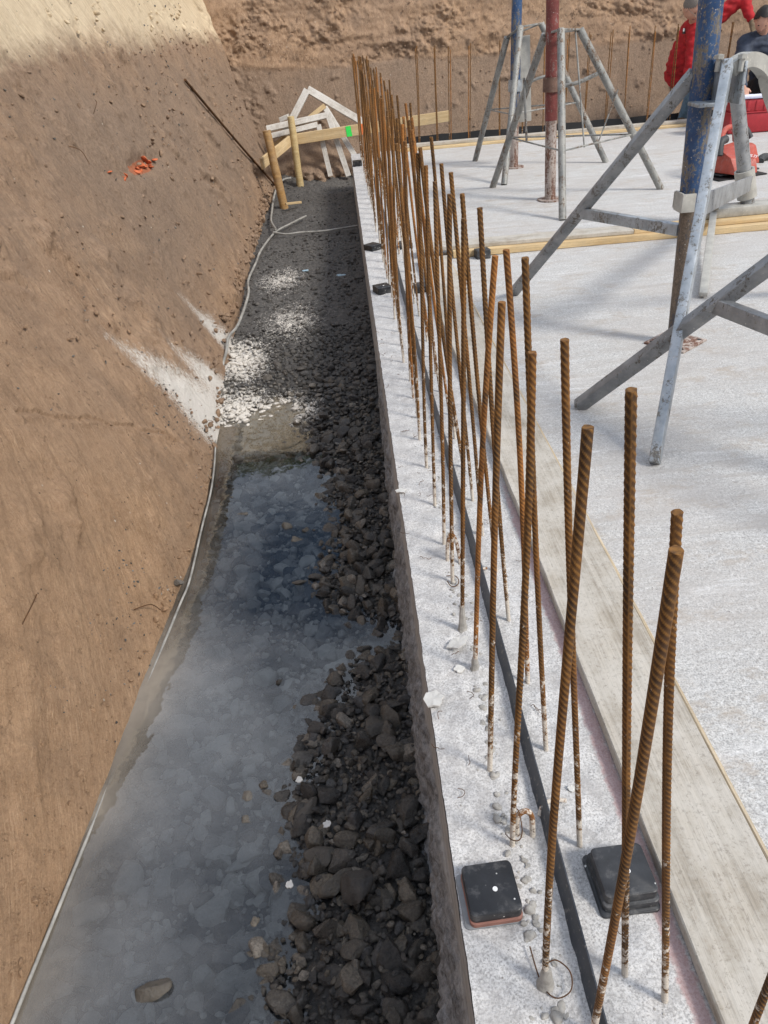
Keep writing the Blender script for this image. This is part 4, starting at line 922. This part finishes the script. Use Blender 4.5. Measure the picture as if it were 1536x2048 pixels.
lframe((-.836, 9.665, .185), (-.262, 9.68, .262), (-.182, 9.60, -.28), .056, 'smallest whitish angle frame, tucked below the level one behind the paler post')
board('frame_bar', (-.17, 9.80, .42), (.20, 9.66, -.235), .06, .04, M['framewood'], label='single whitish bar slanting down behind the board to the slab corner', cat='bar', up=(0, -1, .3))
board('wood_strip', (-.82, 9.74, .07), (-.165, 9.78, .44), .05, .025, M['rawwood'], label='raw wood strip pushed diagonally behind the whitish frames', cat='wood strip', up=(0, -1, .3))
board('wood_offcut', (-.66, 8.43, -.325), (-.50, 8.50, -.335), .035, .02, M['rawwood'], label='short wood offcut lying at the foot of the brown post', cat='wood offcut')
board('wood_offcut', (-.70, 9.86, .33), (-.60, 9.84, .36), .09, .05, M['framewood'], label='broken block stuck in the bank above the whitish frames', cat='wood offcut')

# ================================================================== HOSES, ROD, BRICKS, STONES
def hose(pts, r, label, mat='hose'):
    bm = B(); add_sweep(bm, smooth_path(pts, 8), r, 12); return tag(bm_obj('hose', bm, M[mat], origin=Vector(pts[0])), label, 'hose', 'pale cables along the foot of the bank')
hose([(-.900, .55, -.488), (-.882, .787, -.489), (-.868, .95, -.492), (-.850, 1.15, -.497), (-.838, 1.3, -.503), (-.812, 1.6, -.506), (-.790, 1.85, -.503), (-.755, 2.15, -.495), (-.738, 2.3, -.489), (-.742, 2.642, -.487), (-.742, 2.9, -.486), (-.752, 3.1, -.484), (-.775, 3.35, -.48), (-.82, 3.6, -.52)], .0044, 'pale grey cable along the waterline, partly sunk in the murky water')
hose([(-.86, 4.2, -.46), (-.835, 4.45, -.40), (-.83, 4.6, -.36), (-.79, 4.81, -.355), (-.785, 5.449, -.36), (-.82, 5.835, -.36), (-.80, 6.3, -.355), (-.79, 6.726, -.36), (-.709, 7.332, -.36), (-.56, 7.65, -.355), (-.436, 7.926, -.36)], .009, 'pale cable climbing out of the white powder and ending on the grey rubble')
hose([(-.70, 7.35, -.335), (-.775, 7.8, -.35), (-.80, 8.3, -.35), (-.82, 8.9, -.34), (-.79, 9.25, -.28), (-.72, 9.4, -.24), (-.64, 9.45, -.24)], .0105, 'pale cable curving up to the batter board posts')
hose([(-.72, 7.28, -.345), (-.6, 7.22, -.358), (-.472, 7.242, -.36), (-.25, 7.22, -.36), (-.008, 7.262, -.355), (.07, 7.27, -.35)], .0085, 'thin pale cable crossing the rubble to the slab')
def bank_pt(y, z, off=0): return Vector((float(foot_x(y))-float(cbv(y))*(z-WL)+off, y, z))
bm = B(); add_sweep(bm, smooth_path([bank_pt(7.304, .925, .03), bank_pt(8.5, .27, .03), bank_pt(9.66, -.40, .04)], 6), .011, 8)
tag(bm_obj('steel_rod', bm, M['rustwire'], origin=bank_pt(7.3, .92)), 'long dark rusty rod lying straight down the bank', 'steel rod')
for i in range(15):
    y_ = 4.95+rng.normal(0, .22); z_ = .612+rng.normal(0, .016)-(y_-4.85)*.067; s_ = rng.uniform(.016, .045)
    v, f = rock_proto(2, 700+i, 12); v = v*s_*np.array([.7, 1.5, .6])
    qm = np.array(Quaternion((1, .2, 0), rng.uniform(-.6, .6)).to_matrix()); v = v@qm.T
    p = bank_pt(y_, z_, -.005)
    o = mesh_obj('brick_fragment', v, f, M['brick'], smooth=True, sharp=25); o.location = p; tag(o, 'orange broken brick fragment showing in the hollow of the bank', 'brick fragment', 'orange brick fragments in the hollow of the bank')
def single_rock(x, y, z, s, label, mat='rock', sc=(1, .7, .6), rot=0, name='stone', dep=0, rn=.45):
    v, f = rock_proto(3, int(abs(x*1000+y*100)) % 997, 9); v = v*s*np.array(sc)/np.array([1, .8, .65])
    v = v@np.array(Quaternion((0, 0, 1), rot).to_matrix()).T; n = len(v)
    o = mesh_obj(name, v, f, M[mat], smooth=True, sharp=42, attrs=dict(rnd=np.full(n, rn), depth=sstep(WL, WL-.022, v[:, 2]+z), powder=np.zeros(n), far=np.full(n, .35)))
    o.location = (x, y, z); return tag(o, label, 'stone')
single_rock(-.590, .830, -.492, .044, 'single wet brown stone poking out of the water near the bottom of the photo', rot=.3, sc=(1, .72, .5), rn=.55)
single_rock(-.579, 2.742, -.503, .034, 'flat dark stone breaking the reflected sky in the upper part of the pool', sc=(1, .5, .4))
single_rock(-.714, 2.867, -.503, .02, 'small stone by the cable at the upper end of the pool', sc=(1, .6, .5))
single_rock(-.645, 2.889, -.503, .015, 'tiny stone in the pool, right of the one by the cable', sc=(1, .6, .6))
single_rock(-.655, 3.24, -.498, .036, 'rounded dark stone standing in the ochre water near the white powder', sc=(1, .8, .6))
single_rock(-.312, 2.232, -.502, .035, 'long dark stone at the pool edge, left one of a touching pair', sc=(1, .55, .5))
single_rock(-.255, 2.25, -.498, .03, 'dark stone at the pool edge, right one of a touching pair', sc=(1, .7, .6))
single_rock(-.765, 2.258, -.470, .022, 'small pale stone resting where the cable meets the bank', rn=.95, sc=(1, .8, .7))
single_rock(-.425, 1.235, -.503, .026, 'wet rusty brown stone awash in mid pool, nearer of two', sc=(.9, .7, .6), rn=.97)
single_rock(-.430, 1.31, -.503, .026, 'wet rusty brown stone awash in mid pool, farther of two', sc=(.9, .7, .6), rn=.97)
single_rock(-.130, .985, -.425, .050, 'big dark angular stone on top of the gravel by the slab', sc=(1, .85, .75), rot=1.1, rn=.3)
single_rock(-.255, 1.235, -.478, .046, 'smooth brown long stone at the edge of the gravel', sc=(1.1, .5, .5), rot=.9, rn=.5)
single_rock(-.215, 1.10, -.478, .045, 'wide brown stone at the water edge of the gravel', sc=(1.1, .7, .6), rot=-.2, rn=.55)
single_rock(-.178, 1.02, -.470, .048, 'pointed grey stone beside the big dark angular one', sc=(1.1, .7, .5), rot=.5, rn=.9)
for i, (a, b_) in enumerate([(-.277, 1.307), (-.201, 1.164), (-.29, 1.014)]):
    flake(a, b_, -.448, .010, ['pale cement chip lying on stones at the upper part of the gravel edge', 'pale cement chip lying between brown stones at the gravel edge', 'pale cement chip low on the gravel edge'][i], seed=20+i, tilt=.2)
flake(-.11, 5.708, -.352, .022, 'pale blue plastic scrap on the rubble, nearer the slab', 'plastic_scrap', 'blueflake', seed=31, asp=1.6)['category'] = 'plastic scrap'
flake(-.382, 5.928, -.355, .018, 'pale blue plastic scrap on the rubble, nearer the bank', 'plastic_scrap', 'blueflake', seed=32, asp=1.6)['category'] = 'plastic scrap'
# stones, clods and roots in the banks
V = []; F = []; off = 0
for i in range(900):
    if i < 420: y_ = 1.5+1.9*rng.random(); z_ = rng.normal(-.30, .13)
    else: y_ = rng.uniform(.4, 9.5); z_ = rng.uniform(-.5, 1.5)
    s_ = rng.uniform(.0015, .0055)*(1+.35*y_)*.62
    v, f = P_l[rng.integers(6)]; qm = np.array(Quaternion((rng.normal(), rng.normal(), rng.normal()), rng.uniform(0, 3)).to_matrix())
    p = bank_pt(y_, z_); V.append((v*s_*np.array([.6, 1.3, 1]))@qm.T+np.array([p.x+.006, p.y, p.z])); F.append(f+off); off += len(v)
nn_ = off
tag(mesh_obj('bank_stones', np.concatenate(V), np.concatenate(F), M['rock'], smooth=True, attrs=dict(rnd=rng.random(nn_//len(P_l[0][0])).repeat(len(P_l[0][0])), depth=np.zeros(nn_)+.25, powder=np.zeros(nn_), far=np.zeros(nn_))), 'little stones and clods stuck in the face of the bank', 'small stones', kind='stuff')
V = []; F = []; off = 0
for i in range(1700):
    y_ = rng.uniform(.4, 9.8)
    z_ = (WL+.02+abs(rng.normal(0, .05)) if y_ < 4 else -.38+abs(rng.normal(0, .07))) if i % 4 == 0 else rng.uniform(-.5, 1.5)
    s_ = (.0016+.0065*rng.random()**3)*(1+.45*y_)*(.8 if i % 4 else 1.2); v, f = P_l[rng.integers(6)]
    qm = np.array(Quaternion((rng.normal(), rng.normal(), rng.normal()), rng.uniform(0, 3)).to_matrix()); p = bank_pt(y_, z_)
    V.append((v*s_*np.array([.7, 1.2, 1]))@qm.T+np.array([p.x+.008, p.y, p.z])); F.append(f+off); off += len(v)
z0 = np.zeros(off); W4 = np.concatenate(V)
tag(mesh_obj('bank_crumbs', W4, np.concatenate(F), M['soil'], smooth=True, sharp=40, attrs=dict(flow=W4[:, [1, 2, 0]], dry_sunlit=sstep(.95, 1.5, W4[:, 2]), damp_shade=.5*sstep(2.6, 4.6, W4[:, 1]), clay=sstep(3.6, 1.8, W4[:, 1]), powder=z0)), 'soil crumbs clinging to the left bank and its toe', 'soil crumbs', kind='stuff')
V = []; F = []; off = 0
for i in range(700):
    x_ = rng.uniform(-1.2, 4.8); z_ = .80+abs(rng.normal(0, .45)) if i % 3 else rng.uniform(-.3, .8)
    s_ = rng.uniform(.004, .017); v, f = P_l[rng.integers(6)]
    qm = np.array(Quaternion((rng.normal(), rng.normal(), rng.normal()), rng.uniform(0, 3)).to_matrix())
    V.append((v*s_)@qm.T+np.array([x_, 10.0+.24*(z_+.35)-(.05 if z_ > .82 else .0), z_])); F.append(f+off); off += len(v)
z0 = np.zeros(off)
tag(mesh_obj('soil_clods', np.concatenate(V), np.concatenate(F), M['soil'], smooth=True, sharp=40, attrs=dict(flow=np.concatenate(V)[:, [0, 2, 1]], dry_sunlit=z0+.2, damp_shade=z0+.3, clay=z0, powder=z0)), 'crumbly clods sticking out of the far bank', 'soil clods', kind='stuff')
for a, b_, lb in [((4.05, .84), (4.12, .755), 'small dark root curl high on the left bank, nearer of two'), ((4.55, .93), (4.66, .985), 'small dark root curl high on the left bank, farther of two'), ((1.66, -.12), (1.78, -.10), 'thin straight twig stuck in the left bank low beside the pool'), ((2.0, -.37), (2.07, -.44), 'short twig leaning at the waterline of the left bank')]:
    p, q_ = bank_pt(*a, .015), bank_pt(*b_, .028); m_ = lerp(p, q_, .5)+Vector((.012, .01, .014))
    wire('root', [p, m_, q_], .0018, M['rustwire'], lb, 'root', 'roots and twigs poking out of the left bank', n=6)

# ================================================================== TOOLS
tx, ty = 3.87, 8.14
t = empty('tool_case', (tx+.31, ty+.17, 0), 'red ribbed plastic tool case standing on the slab beyond the big prop', 'tool case')
rz = Matrix.Rotation(R_(-5), 3, 'Z')
def tb_(b):
    add_box(b, (tx+.31, ty+.17, .095), (.62, .34, .178), rz, .012)
def tl_(b):
    add_box(b, (tx+.31, ty+.17, .247), (.60, .33, .115), rz, .014)
    for k in range(7): add_box(b, (tx+.31+(-.24+.08*k), ty+.17-.166+.007*(3-k)*1.0, .247), (.030, .012, .09), rz, .003)
put(tb_, 'case_body', 'redbox', t); put(tl_, 'case_lid', 'redbox', t)
put(lambda b: add_box(b, (tx+.31, ty+.17, .188), (.635, .355, .012), rz, .003), 'rim', 'redbox', t)
def text_obj(name, s, size, loc, rot, mat, parent, ext=.0012):
    cu = bpy.data.curves.new('t', 'FONT'); cu.body = s; cu.size = size; cu.extrude = ext; cu.align_x = 'CENTER'; cu.align_y = 'CENTER'
    to = bpy.data.objects.new('t', cu); COL.objects.link(to); bpy.context.view_layer.update()
    me = bpy.data.meshes.new_from_object(to.evaluated_get(bpy.context.evaluated_depsgraph_get())); bpy.data.objects.remove(to)
    me.materials.clear(); me.materials.append(mat); o = bpy.data.objects.new(name, me); COL.objects.link(o)
    o.parent = parent; o.location = Vector(loc)-parent.location; o.rotation_euler = rot; return o
text_obj('case_lettering', 'PH 2-HB AH2', .042, (tx+.215, ty+.17-.160, .11), (R_(90), 0, R_(-5)), M['white'], t)
# plans on the case
t = empty('paper_plan', (tx+.2, ty+.05, .307), 'white rolled building plan lying on top of the red case', 'paper plan')
def roll(b):
    pts = []
    for k in range(40):
        a = k/40*4*math.pi; r = .012+.010*k/40; pts.append((r*math.cos(a), r*math.sin(a)))
    rings = []
    for xx in (tx-.13, tx+.46):
        rings.append([b.verts.new((xx, ty+.04-.08*(xx-tx)+p, .328+q_)) for p, q_ in pts])
    for k in range(39): b.faces.new((rings[0][k], rings[0][k+1], rings[1][k+1], rings[1][k]))
put(roll, 'roll', 'paper', t)
def sheet(b):
    n = 12; rr = []
    for i in range(n+1):
        xx = tx-.16+.70*i/n; rr.append([b.verts.new((xx, ty+.02+.30*j/4-.08*(xx-tx), .3065+.012*math.sin(i*.7+j)*(.3 if j < 3 else 1)+.008)) for j in range(5)])
    for a, c in zip(rr, rr[1:]):
        for j in range(4): b.faces.new((a[j], c[j], c[j+1], a[j+1]))
put(sheet, 'sheet', 'paper', t)
# circular saw on its black pad
cx, cy = 3.03, 6.28
tag(put(lambda b: add_box(b, (cx-.01, cy+.0, .006), (.44, .36, .010), Matrix.Rotation(R_(14), 3, 'Z'), .004), 'rubber_mat', 'black_layer', None), 'black mat lying under the red power saw', 'mat')
t = empty('power_saw', (cx, cy, .012), 'red hand held power saw with dark grips, lying on a black mat', 'power saw')
def hull(b, pts, bev=.012):
    b2 = bmesh.new()
    for p in pts: b2.verts.new(p)
    r = bmesh.ops.convex_hull(b2, input=b2.verts); 
    bmesh.ops.delete(b2, geom=[v for v in b2.verts if not v.link_faces], context='VERTS')
    bmesh.ops.dissolve_limit(b2, angle_limit=R_(3), verts=b2.verts, edges=b2.edges)
    bmesh.ops.bevel(b2, geom=b2.edges[:], offset=bev, segments=2, affect='EDGES', profile=.6); _join(b, b2)
sw = lambda u, v, w: Vector((cx+1.2*(u*.93-v*.36), cy+1.2*(u*.36+v*.93), .013+w*1.2))
put(lambda b: hull(b, [sw(-.12, -.17, .02), sw(.03, -.20, .02), sw(.09, -.12, .02), sw(-.15, .02, .02), sw(.08, .06, .02), sw(-.14, -.12, .12), sw(.03, -.17, .10), sw(.06, -.06, .15), sw(-.13, .02, .17), sw(.06, .05, .18)]), 'motor_housing', 'redtool', t)
put(lambda b: hull(b, [sw(.07, .0, .04), sw(.24, -.02, .03), sw(.27, .05, .05), sw(.26, .10, .08), sw(.08, .10, .05), sw(.08, .02, .16), sw(.22, .02, .14), sw(.24, .08, .15), sw(.09, .09, .16)]), 'battery_housing', 'redtool', t)
put(lambda b: add_sweep(b, smooth_path([sw(-.14, -.02, .15), sw(-.12, .0, .22), sw(-.03, .06, .26), sw(.08, .10, .25), sw(.13, .12, .17)], 6), .021, 12), 'top_handle', 'redtool', t)
put(lambda b: add_sweep(b, smooth_path([sw(-.17, -.05, .13), sw(-.15, -.03, .20), sw(-.10, -.02, .215)], 5), [.030]*10+[.03], 14), 'grip', 'darktool', t)
put(lambda b: add_sweep(b, smooth_path([sw(.12, .12, .20), sw(.16, .10, .25), sw(.20, .06, .18)], 5), .024, 12), 'grip', 'darktool', t)
put(lambda b: add_box(b, sw(.02, .0, .01), (.40, .17, .012), Matrix.Rotation(R_(21), 3, 'Z'), .003), 'base_shoe', 'darktool', t)
for k in range(5): put(lambda b: add_box(b, sw(-.02+.016*k, -.188+.004*k, .035), (.006, .014, .03), Matrix.Rotation(R_(21), 3, 'Z'), .001), 'vent', 'darktool', t)
text_obj('case_lettering', 'HILTI', .036, sw(.005, -.152, .118), (R_(28), R_(8), R_(-50)), M['white'], t).name = 'lettering'
t = put(lambda b: [add_sweep(b, smooth_path([(3.44, 6.62, .01), (3.5, 6.7, .03), (3.6, 6.72, .02), (3.75, 6.7, .01)], 6), .03, 10)], 'dark_bag_strap', 'darktool', None)
tag(t, 'dark strap lying on the slab right of the red power saw', 'strap')

# ================================================================== PEOPLE
def skin(name, nodes, edges, mat, parent, vox=.011, it=5):
    """one continuous skin grown round a skeleton of tapering limbs"""
    org = wloc(parent); bm = B()
    def ball(p, r):
        b3 = bmesh.new(); bmesh.ops.create_icosphere(b3, subdivisions=2, radius=r); bmesh.ops.translate(b3, verts=b3.verts, vec=p); _join(bm, b3)
    P_ = [Vector(n[:3])-org for n in nodes]
    for p, n in zip(P_, nodes): ball(p, n[3])
    for a, b in edges:
        k = max(2, int((P_[b]-P_[a]).length/(.5*max(.004, min(nodes[a][3], nodes[b][3])))))
        for i in range(1, k):
            t_ = i/k; ball(P_[a].lerp(P_[b], t_), nodes[a][3]*(1-t_)+nodes[b][3]*t_)
    me = bpy.data.meshes.new(name); bm.to_mesh(me); bm.free(); o = bpy.data.objects.new(name, me); COL.objects.link(o)
    rm = o.modifiers.new('r', 'REMESH'); rm.mode = 'VOXEL'; rm.voxel_size = vox
    sm = o.modifiers.new('s', 'SMOOTH'); sm.iterations = it; sm.factor = .5
    bpy.context.view_layer.update()
    m2 = bpy.data.meshes.new_from_object(o.evaluated_get(bpy.context.evaluated_depsgraph_get()))
    bpy.data.objects.remove(o); m2.materials.clear(); m2.materials.append(mat); m2.name = name
    m2.polygons.foreach_set('use_smooth', np.ones(len(m2.polygons), bool))
    o = bpy.data.objects.new(name, m2); COL.objects.link(o); o.parent = parent
    return o
def head_mesh(c, fwd, up, parent, hair, skinm='skin', bald=False, glasses=False, s=1.0):
    c = Vector(c); f = Vector(fwd).normalized(); sd_ = f.cross(Vector(up)).normalized(); u = sd_.cross(f).normalized()
    W_ = lambda a, b, d: c+(f*a+sd_*b+u*d)*s
    b2 = bmesh.new(); bmesh.ops.create_uvsphere(b2, u_segments=28, v_segments=20, radius=1)
    for v in b2.verts:
        x, y, z = v.co; 
        jaw = max(0, -z); a = x*.098; b = y*.076*(1-.28*jaw*(.6+.4*x)); d = z*.118
        if x > 0: a *= 1-.10*jaw; 
        if x > .55: 
            nose = math.exp(-((y)/.2)**2)*math.exp(-((z+.18)/.22)**2); a += .026*nose
            a -= .010*math.exp(-((abs(y)-.42)/.16)**2)*math.exp(-((z-.08)/.12)**2)
            a += .006*math.exp(-((z+.52)/.08)**2)*math.exp(-(y/.35)**2)+.006*math.exp(-((z+.82)/.1)**2)*math.exp(-(y/.4)**2)
            a += .005*math.exp(-((z-.26)/.09)**2)*math.exp(-(y/.6)**2)
        v.co = W_(a, b, d)
    for sy in (-1, 1):
        b3 = bmesh.new(); bmesh.ops.create_uvsphere(b3, u_segments=10, v_segments=8, radius=1)
        for v in b3.verts: v.co = W_(-.005+v.co.x*.018, sy*(.077+.0)+v.co.y*.009, -.006+v.co.z*.030)
        _join(b2, b3)
    h = bm_obj('head', b2, M[skinm], parent, sharp=80)
    for sy in (-1, 1):
        b3 = bmesh.new(); bmesh.ops.create_uvsphere(b3, u_segments=10, v_segments=8, radius=.010)
        for v in b3.verts: v.co = W_(.083+v.co.x*.6, sy*.032+v.co.y, .010+v.co.z*.55)
        bm_obj('eye', b3, M['eye'], parent)
    bm = B(); add_sweep(bm, [W_(.092, -.024, -.062), W_(.100, 0, -.060), W_(.092, .024, -.062)], .0035, 8); bm_obj('mouth', bm, M['brownst'], parent)
    if glasses:
        bm = B()
        for sy in (-1, 1):
            ps = [W_(.104, sy*.034+.021*math.cos(k*.524), .008+.016*math.sin(k*.524)) for k in range(13)]; add_sweep(bm, ps, .0018, 6, False); add_sweep(bm, [W_(.102, sy*.056, .01), W_(-.005, sy*.082, .01)], .0018, 6)
        bm_obj('glasses', bm, M['bolt'], parent)
    b3 = bmesh.new(); bmesh.ops.create_uvsphere(b3, u_segments=32, v_segments=24, radius=1)
    dl = []
    for v in b3.verts:
        x, y, z = v.co; lim = (-.25+.75*max(0, x+.25)) if not bald else (-.1+.9*max(0, x+.1))
        if z < lim or (x > .62 and z < .62) or (bald and x > -.1 and z > .55): dl.append(v)
        k_ = 1.05 if hair == 'hairgrey' else 1.13; nz_ = 1+.03*mnoise.noise(Vector((x*9, y*9, z*9)))
        v.co = W_(x*.098*k_*nz_, y*.076*k_*1.02*nz_, z*.118*k_*nz_)
    bmesh.ops.delete(b3, geom=dl, context='VERTS'); bmesh.ops.solidify(b3, geom=b3.faces[:], thickness=.006)
    bm_obj('hair', b3, M[hair], parent, sharp=80)
    return h
def hand_nodes(w, d, side, start):
    """wrist w, direction d, side axis: palm + five bent fingers"""
    w, d, side = Vector(w), Vector(d).normalized(), Vector(side).normalized(); dn = d.cross(side).normalized()
    nd = [(*w, .026), (*(w+d*.05), .030)]; ed = [(start, start+1)]
    for k, (o_, L_) in enumerate(((-.030, .062), (-.010, .075), (.010, .078), (.029, .066))):
        b = w+d*.085+side*o_; i = len(nd)
        nd += [(*b, .010), (*(b+d*L_*.5+dn*.012), .009), (*(b+d*L_*.8+dn*.034), .0075)]
        ed += [(start+1, start+i), (start+i, start+i+1), (start+i+1, start+i+2)]
    i = len(nd); b = w+d*.03-side*.042
    nd += [(*b, .012), (*(b+d*.035-side*.015+dn*.01), .0095)]; ed += [(start+1, start+i), (start+i, start+i+1)]
    return nd, ed
def person(label, J, jacket, trousers, hairm, headc, fwd, up, gloves=False, bald=False, glasses=False):
    root = empty('person', J['pelvis'][:3], label, 'person')
    names = ['pelvis', 'belly', 'chest', 'neck', 'headc', 'shL', 'elL', 'wrL', 'shR', 'elR', 'wrR', 'hipL', 'knL', 'anL', 'toL', 'hipR', 'knR', 'anR', 'toR']
    rad = dict(pelvis=.12, belly=.115, chest=.13, neck=.055, headc=.06, shL=.06, elL=.042, wrL=.026, shR=.06, elR=.042, wrR=.026, hipL=.085, knL=.058, anL=.038, toL=.035, hipR=.085, knR=.058, anR=.038, toR=.035)
    J = dict(J); J['headc'] = lerp(J['neck'], headc, .6)
    idx = {n: i for i, n in enumerate(names)}; nd = [(*Vector(J[n]), rad[n]) for n in names]
    E_ = [('pelvis', 'belly'), ('belly', 'chest'), ('chest', 'neck'), ('neck', 'headc'), ('chest', 'shL'), ('shL', 'elL'), ('elL', 'wrL'), ('chest', 'shR'), ('shR', 'elR'), ('elR', 'wrR'), ('pelvis', 'hipL'), ('hipL', 'knL'), ('knL', 'anL'), ('anL', 'toL'), ('pelvis', 'hipR'), ('hipR', 'knR'), ('knR', 'anR'), ('anR', 'toR')]
    ed = [(idx[a], idx[b]) for a, b in E_]
    for s_ in ('L', 'R'):
        w = Vector(J['wr'+s_]); d_ = (w-Vector(J['el'+s_])).normalized(); sd2 = d_.cross(Vector((0, 0, 1))); sd2 = sd2 if sd2.length > .1 else Vector((1, 0, 0))
        hn, he = hand_nodes(w+d_*.02, d_, sd2, len(nd)); ed.append((idx['wr'+s_], len(nd))); nd += hn; ed += he
    skin('body', nd, ed, M['skin'], root, .0065, 3)
    if gloves:
        w = Vector(J['wrR']); d_ = (w-Vector(J['elR'])).normalized(); sd2 = d_.cross(Vector((0, 0, 1))); hn, he = hand_nodes(w+d_*.02, d_, sd2, 0)
        skin('glove', [(*n[:3], n[3]+.006) for n in hn], he, M['glove'], root, .007, 2)
    g = lambda n, r: (*Vector(J[n]), r)
    jn = [g('pelvis', .155), g('belly', .155), g('chest', .17), (*lerp(J['chest'], J['neck'], .75), .085), g('shL', .092), g('elL', .070), (*lerp(J['elL'], J['wrL'], .9), .044), g('shR', .092), g('elR', .070), (*lerp(J['elR'], J['wrR'], .9), .044)]
    jk = skin('jacket', jn, [(0, 1), (1, 2), (2, 3), (2, 4), (4, 5), (5, 6), (2, 7), (7, 8), (8, 9)], M[jacket], root)
    for v in jk.data.vertices:
        p = v.co; v.co += v.normal*(.014*mnoise.noise(Vector((p.x*8, p.y*8, p.z*24)))+.006*mnoise.noise(Vector((p.x*22+5, p.y*22, p.z*40))))
    skin('trousers', [g('pelvis', .12), g('hipL', .10), g('knL', .082), g('anL', .058), g('hipR', .10), g('knR', .082), g('anR', .058)], [(0, 1), (1, 2), (2, 3), (0, 4), (4, 5), (5, 6)], M[trousers], root)
    for s_ in ('L', 'R'):
        a, b = Vector(J['an'+s_]), Vector(J['to'+s_]); skin('boot', [(*(a+Vector((0, 0, .05))), .055), (*(a+Vector((0, 0, -.01))), .055), (*b, .046)], [(0, 1), (1, 2)], M['boot'], root)
    head_mesh(headc, fwd, up, root, hairm, bald=bald, glasses=glasses)
    return root
r1_ = person('man in a red jacket and jeans bending down with lowered head at the far edge', dict(
 pelvis=(3.88, 9.68, .46), belly=(3.85, 9.55, .62), chest=(3.90, 9.42, .84), neck=(3.82, 9.28, .98),
 shL=(3.84, 9.24, .86), elL=(3.80, 9.16, .50), wrL=(3.86, 8.92, .33), shR=(4.10, 9.40, .96), elR=(4.33, 9.30, 1.14), wrR=(4.38, 9.16, .93),
 hipL=(3.92, 9.66, .44), knL=(3.97, 9.36, .42), anL=(3.93, 9.52, .0), toL=(3.86, 9.36, -.04), hipR=(4.06, 9.70, .50), knR=(4.22, 9.42, .46), anR=(4.2, 9.55, .0), toR=(4.2, 9.4, -.04)),
 'redcloth', 'jeans', 'hairgrey', (3.735, 9.16, 1.09), (.45, -.7, -.75), (.1, -.5, .85), gloves=True, glasses=True)
bm = B(); add_box(bm, (3.725, 9.28, .88), (.03, .02, .05), None, .006); bm_obj('sleeve_badge', bm, M['black'], r1_)
bm = B(); add_box(bm, (3.715, 9.268, .892), (.012, .012, .03), None, .002); bm_obj('badge_stripe', bm, M['white'], r1_)
person('person with dark hair in a navy jacket and black trousers crouching behind the red case', dict(
 pelvis=(4.62, 9.15, .34), belly=(4.58, 9.08, .52), chest=(4.47, 8.98, .70), neck=(4.40, 8.90, .83),
 shL=(4.25, 8.92, .74), elL=(4.14, 8.72, .47), wrL=(4.06, 8.42, .385), shR=(4.68, 8.88, .72), elR=(4.74, 8.66, .48), wrR=(4.50, 8.42, .40),
 hipL=(4.48, 9.08, .28), knL=(4.38, 8.70, .40), anL=(4.34, 8.86, .07), toL=(4.32, 8.70, .045), hipR=(4.70, 9.05, .28), knR=(4.70, 8.68, .40), anR=(4.68, 8.86, .07), toR=(4.66, 8.70, .045)),
 'navy', 'blackcloth', 'hairdark', (4.33, 8.80, .935), (-.35, -.7, -.65), (-.1, -.5, .85))
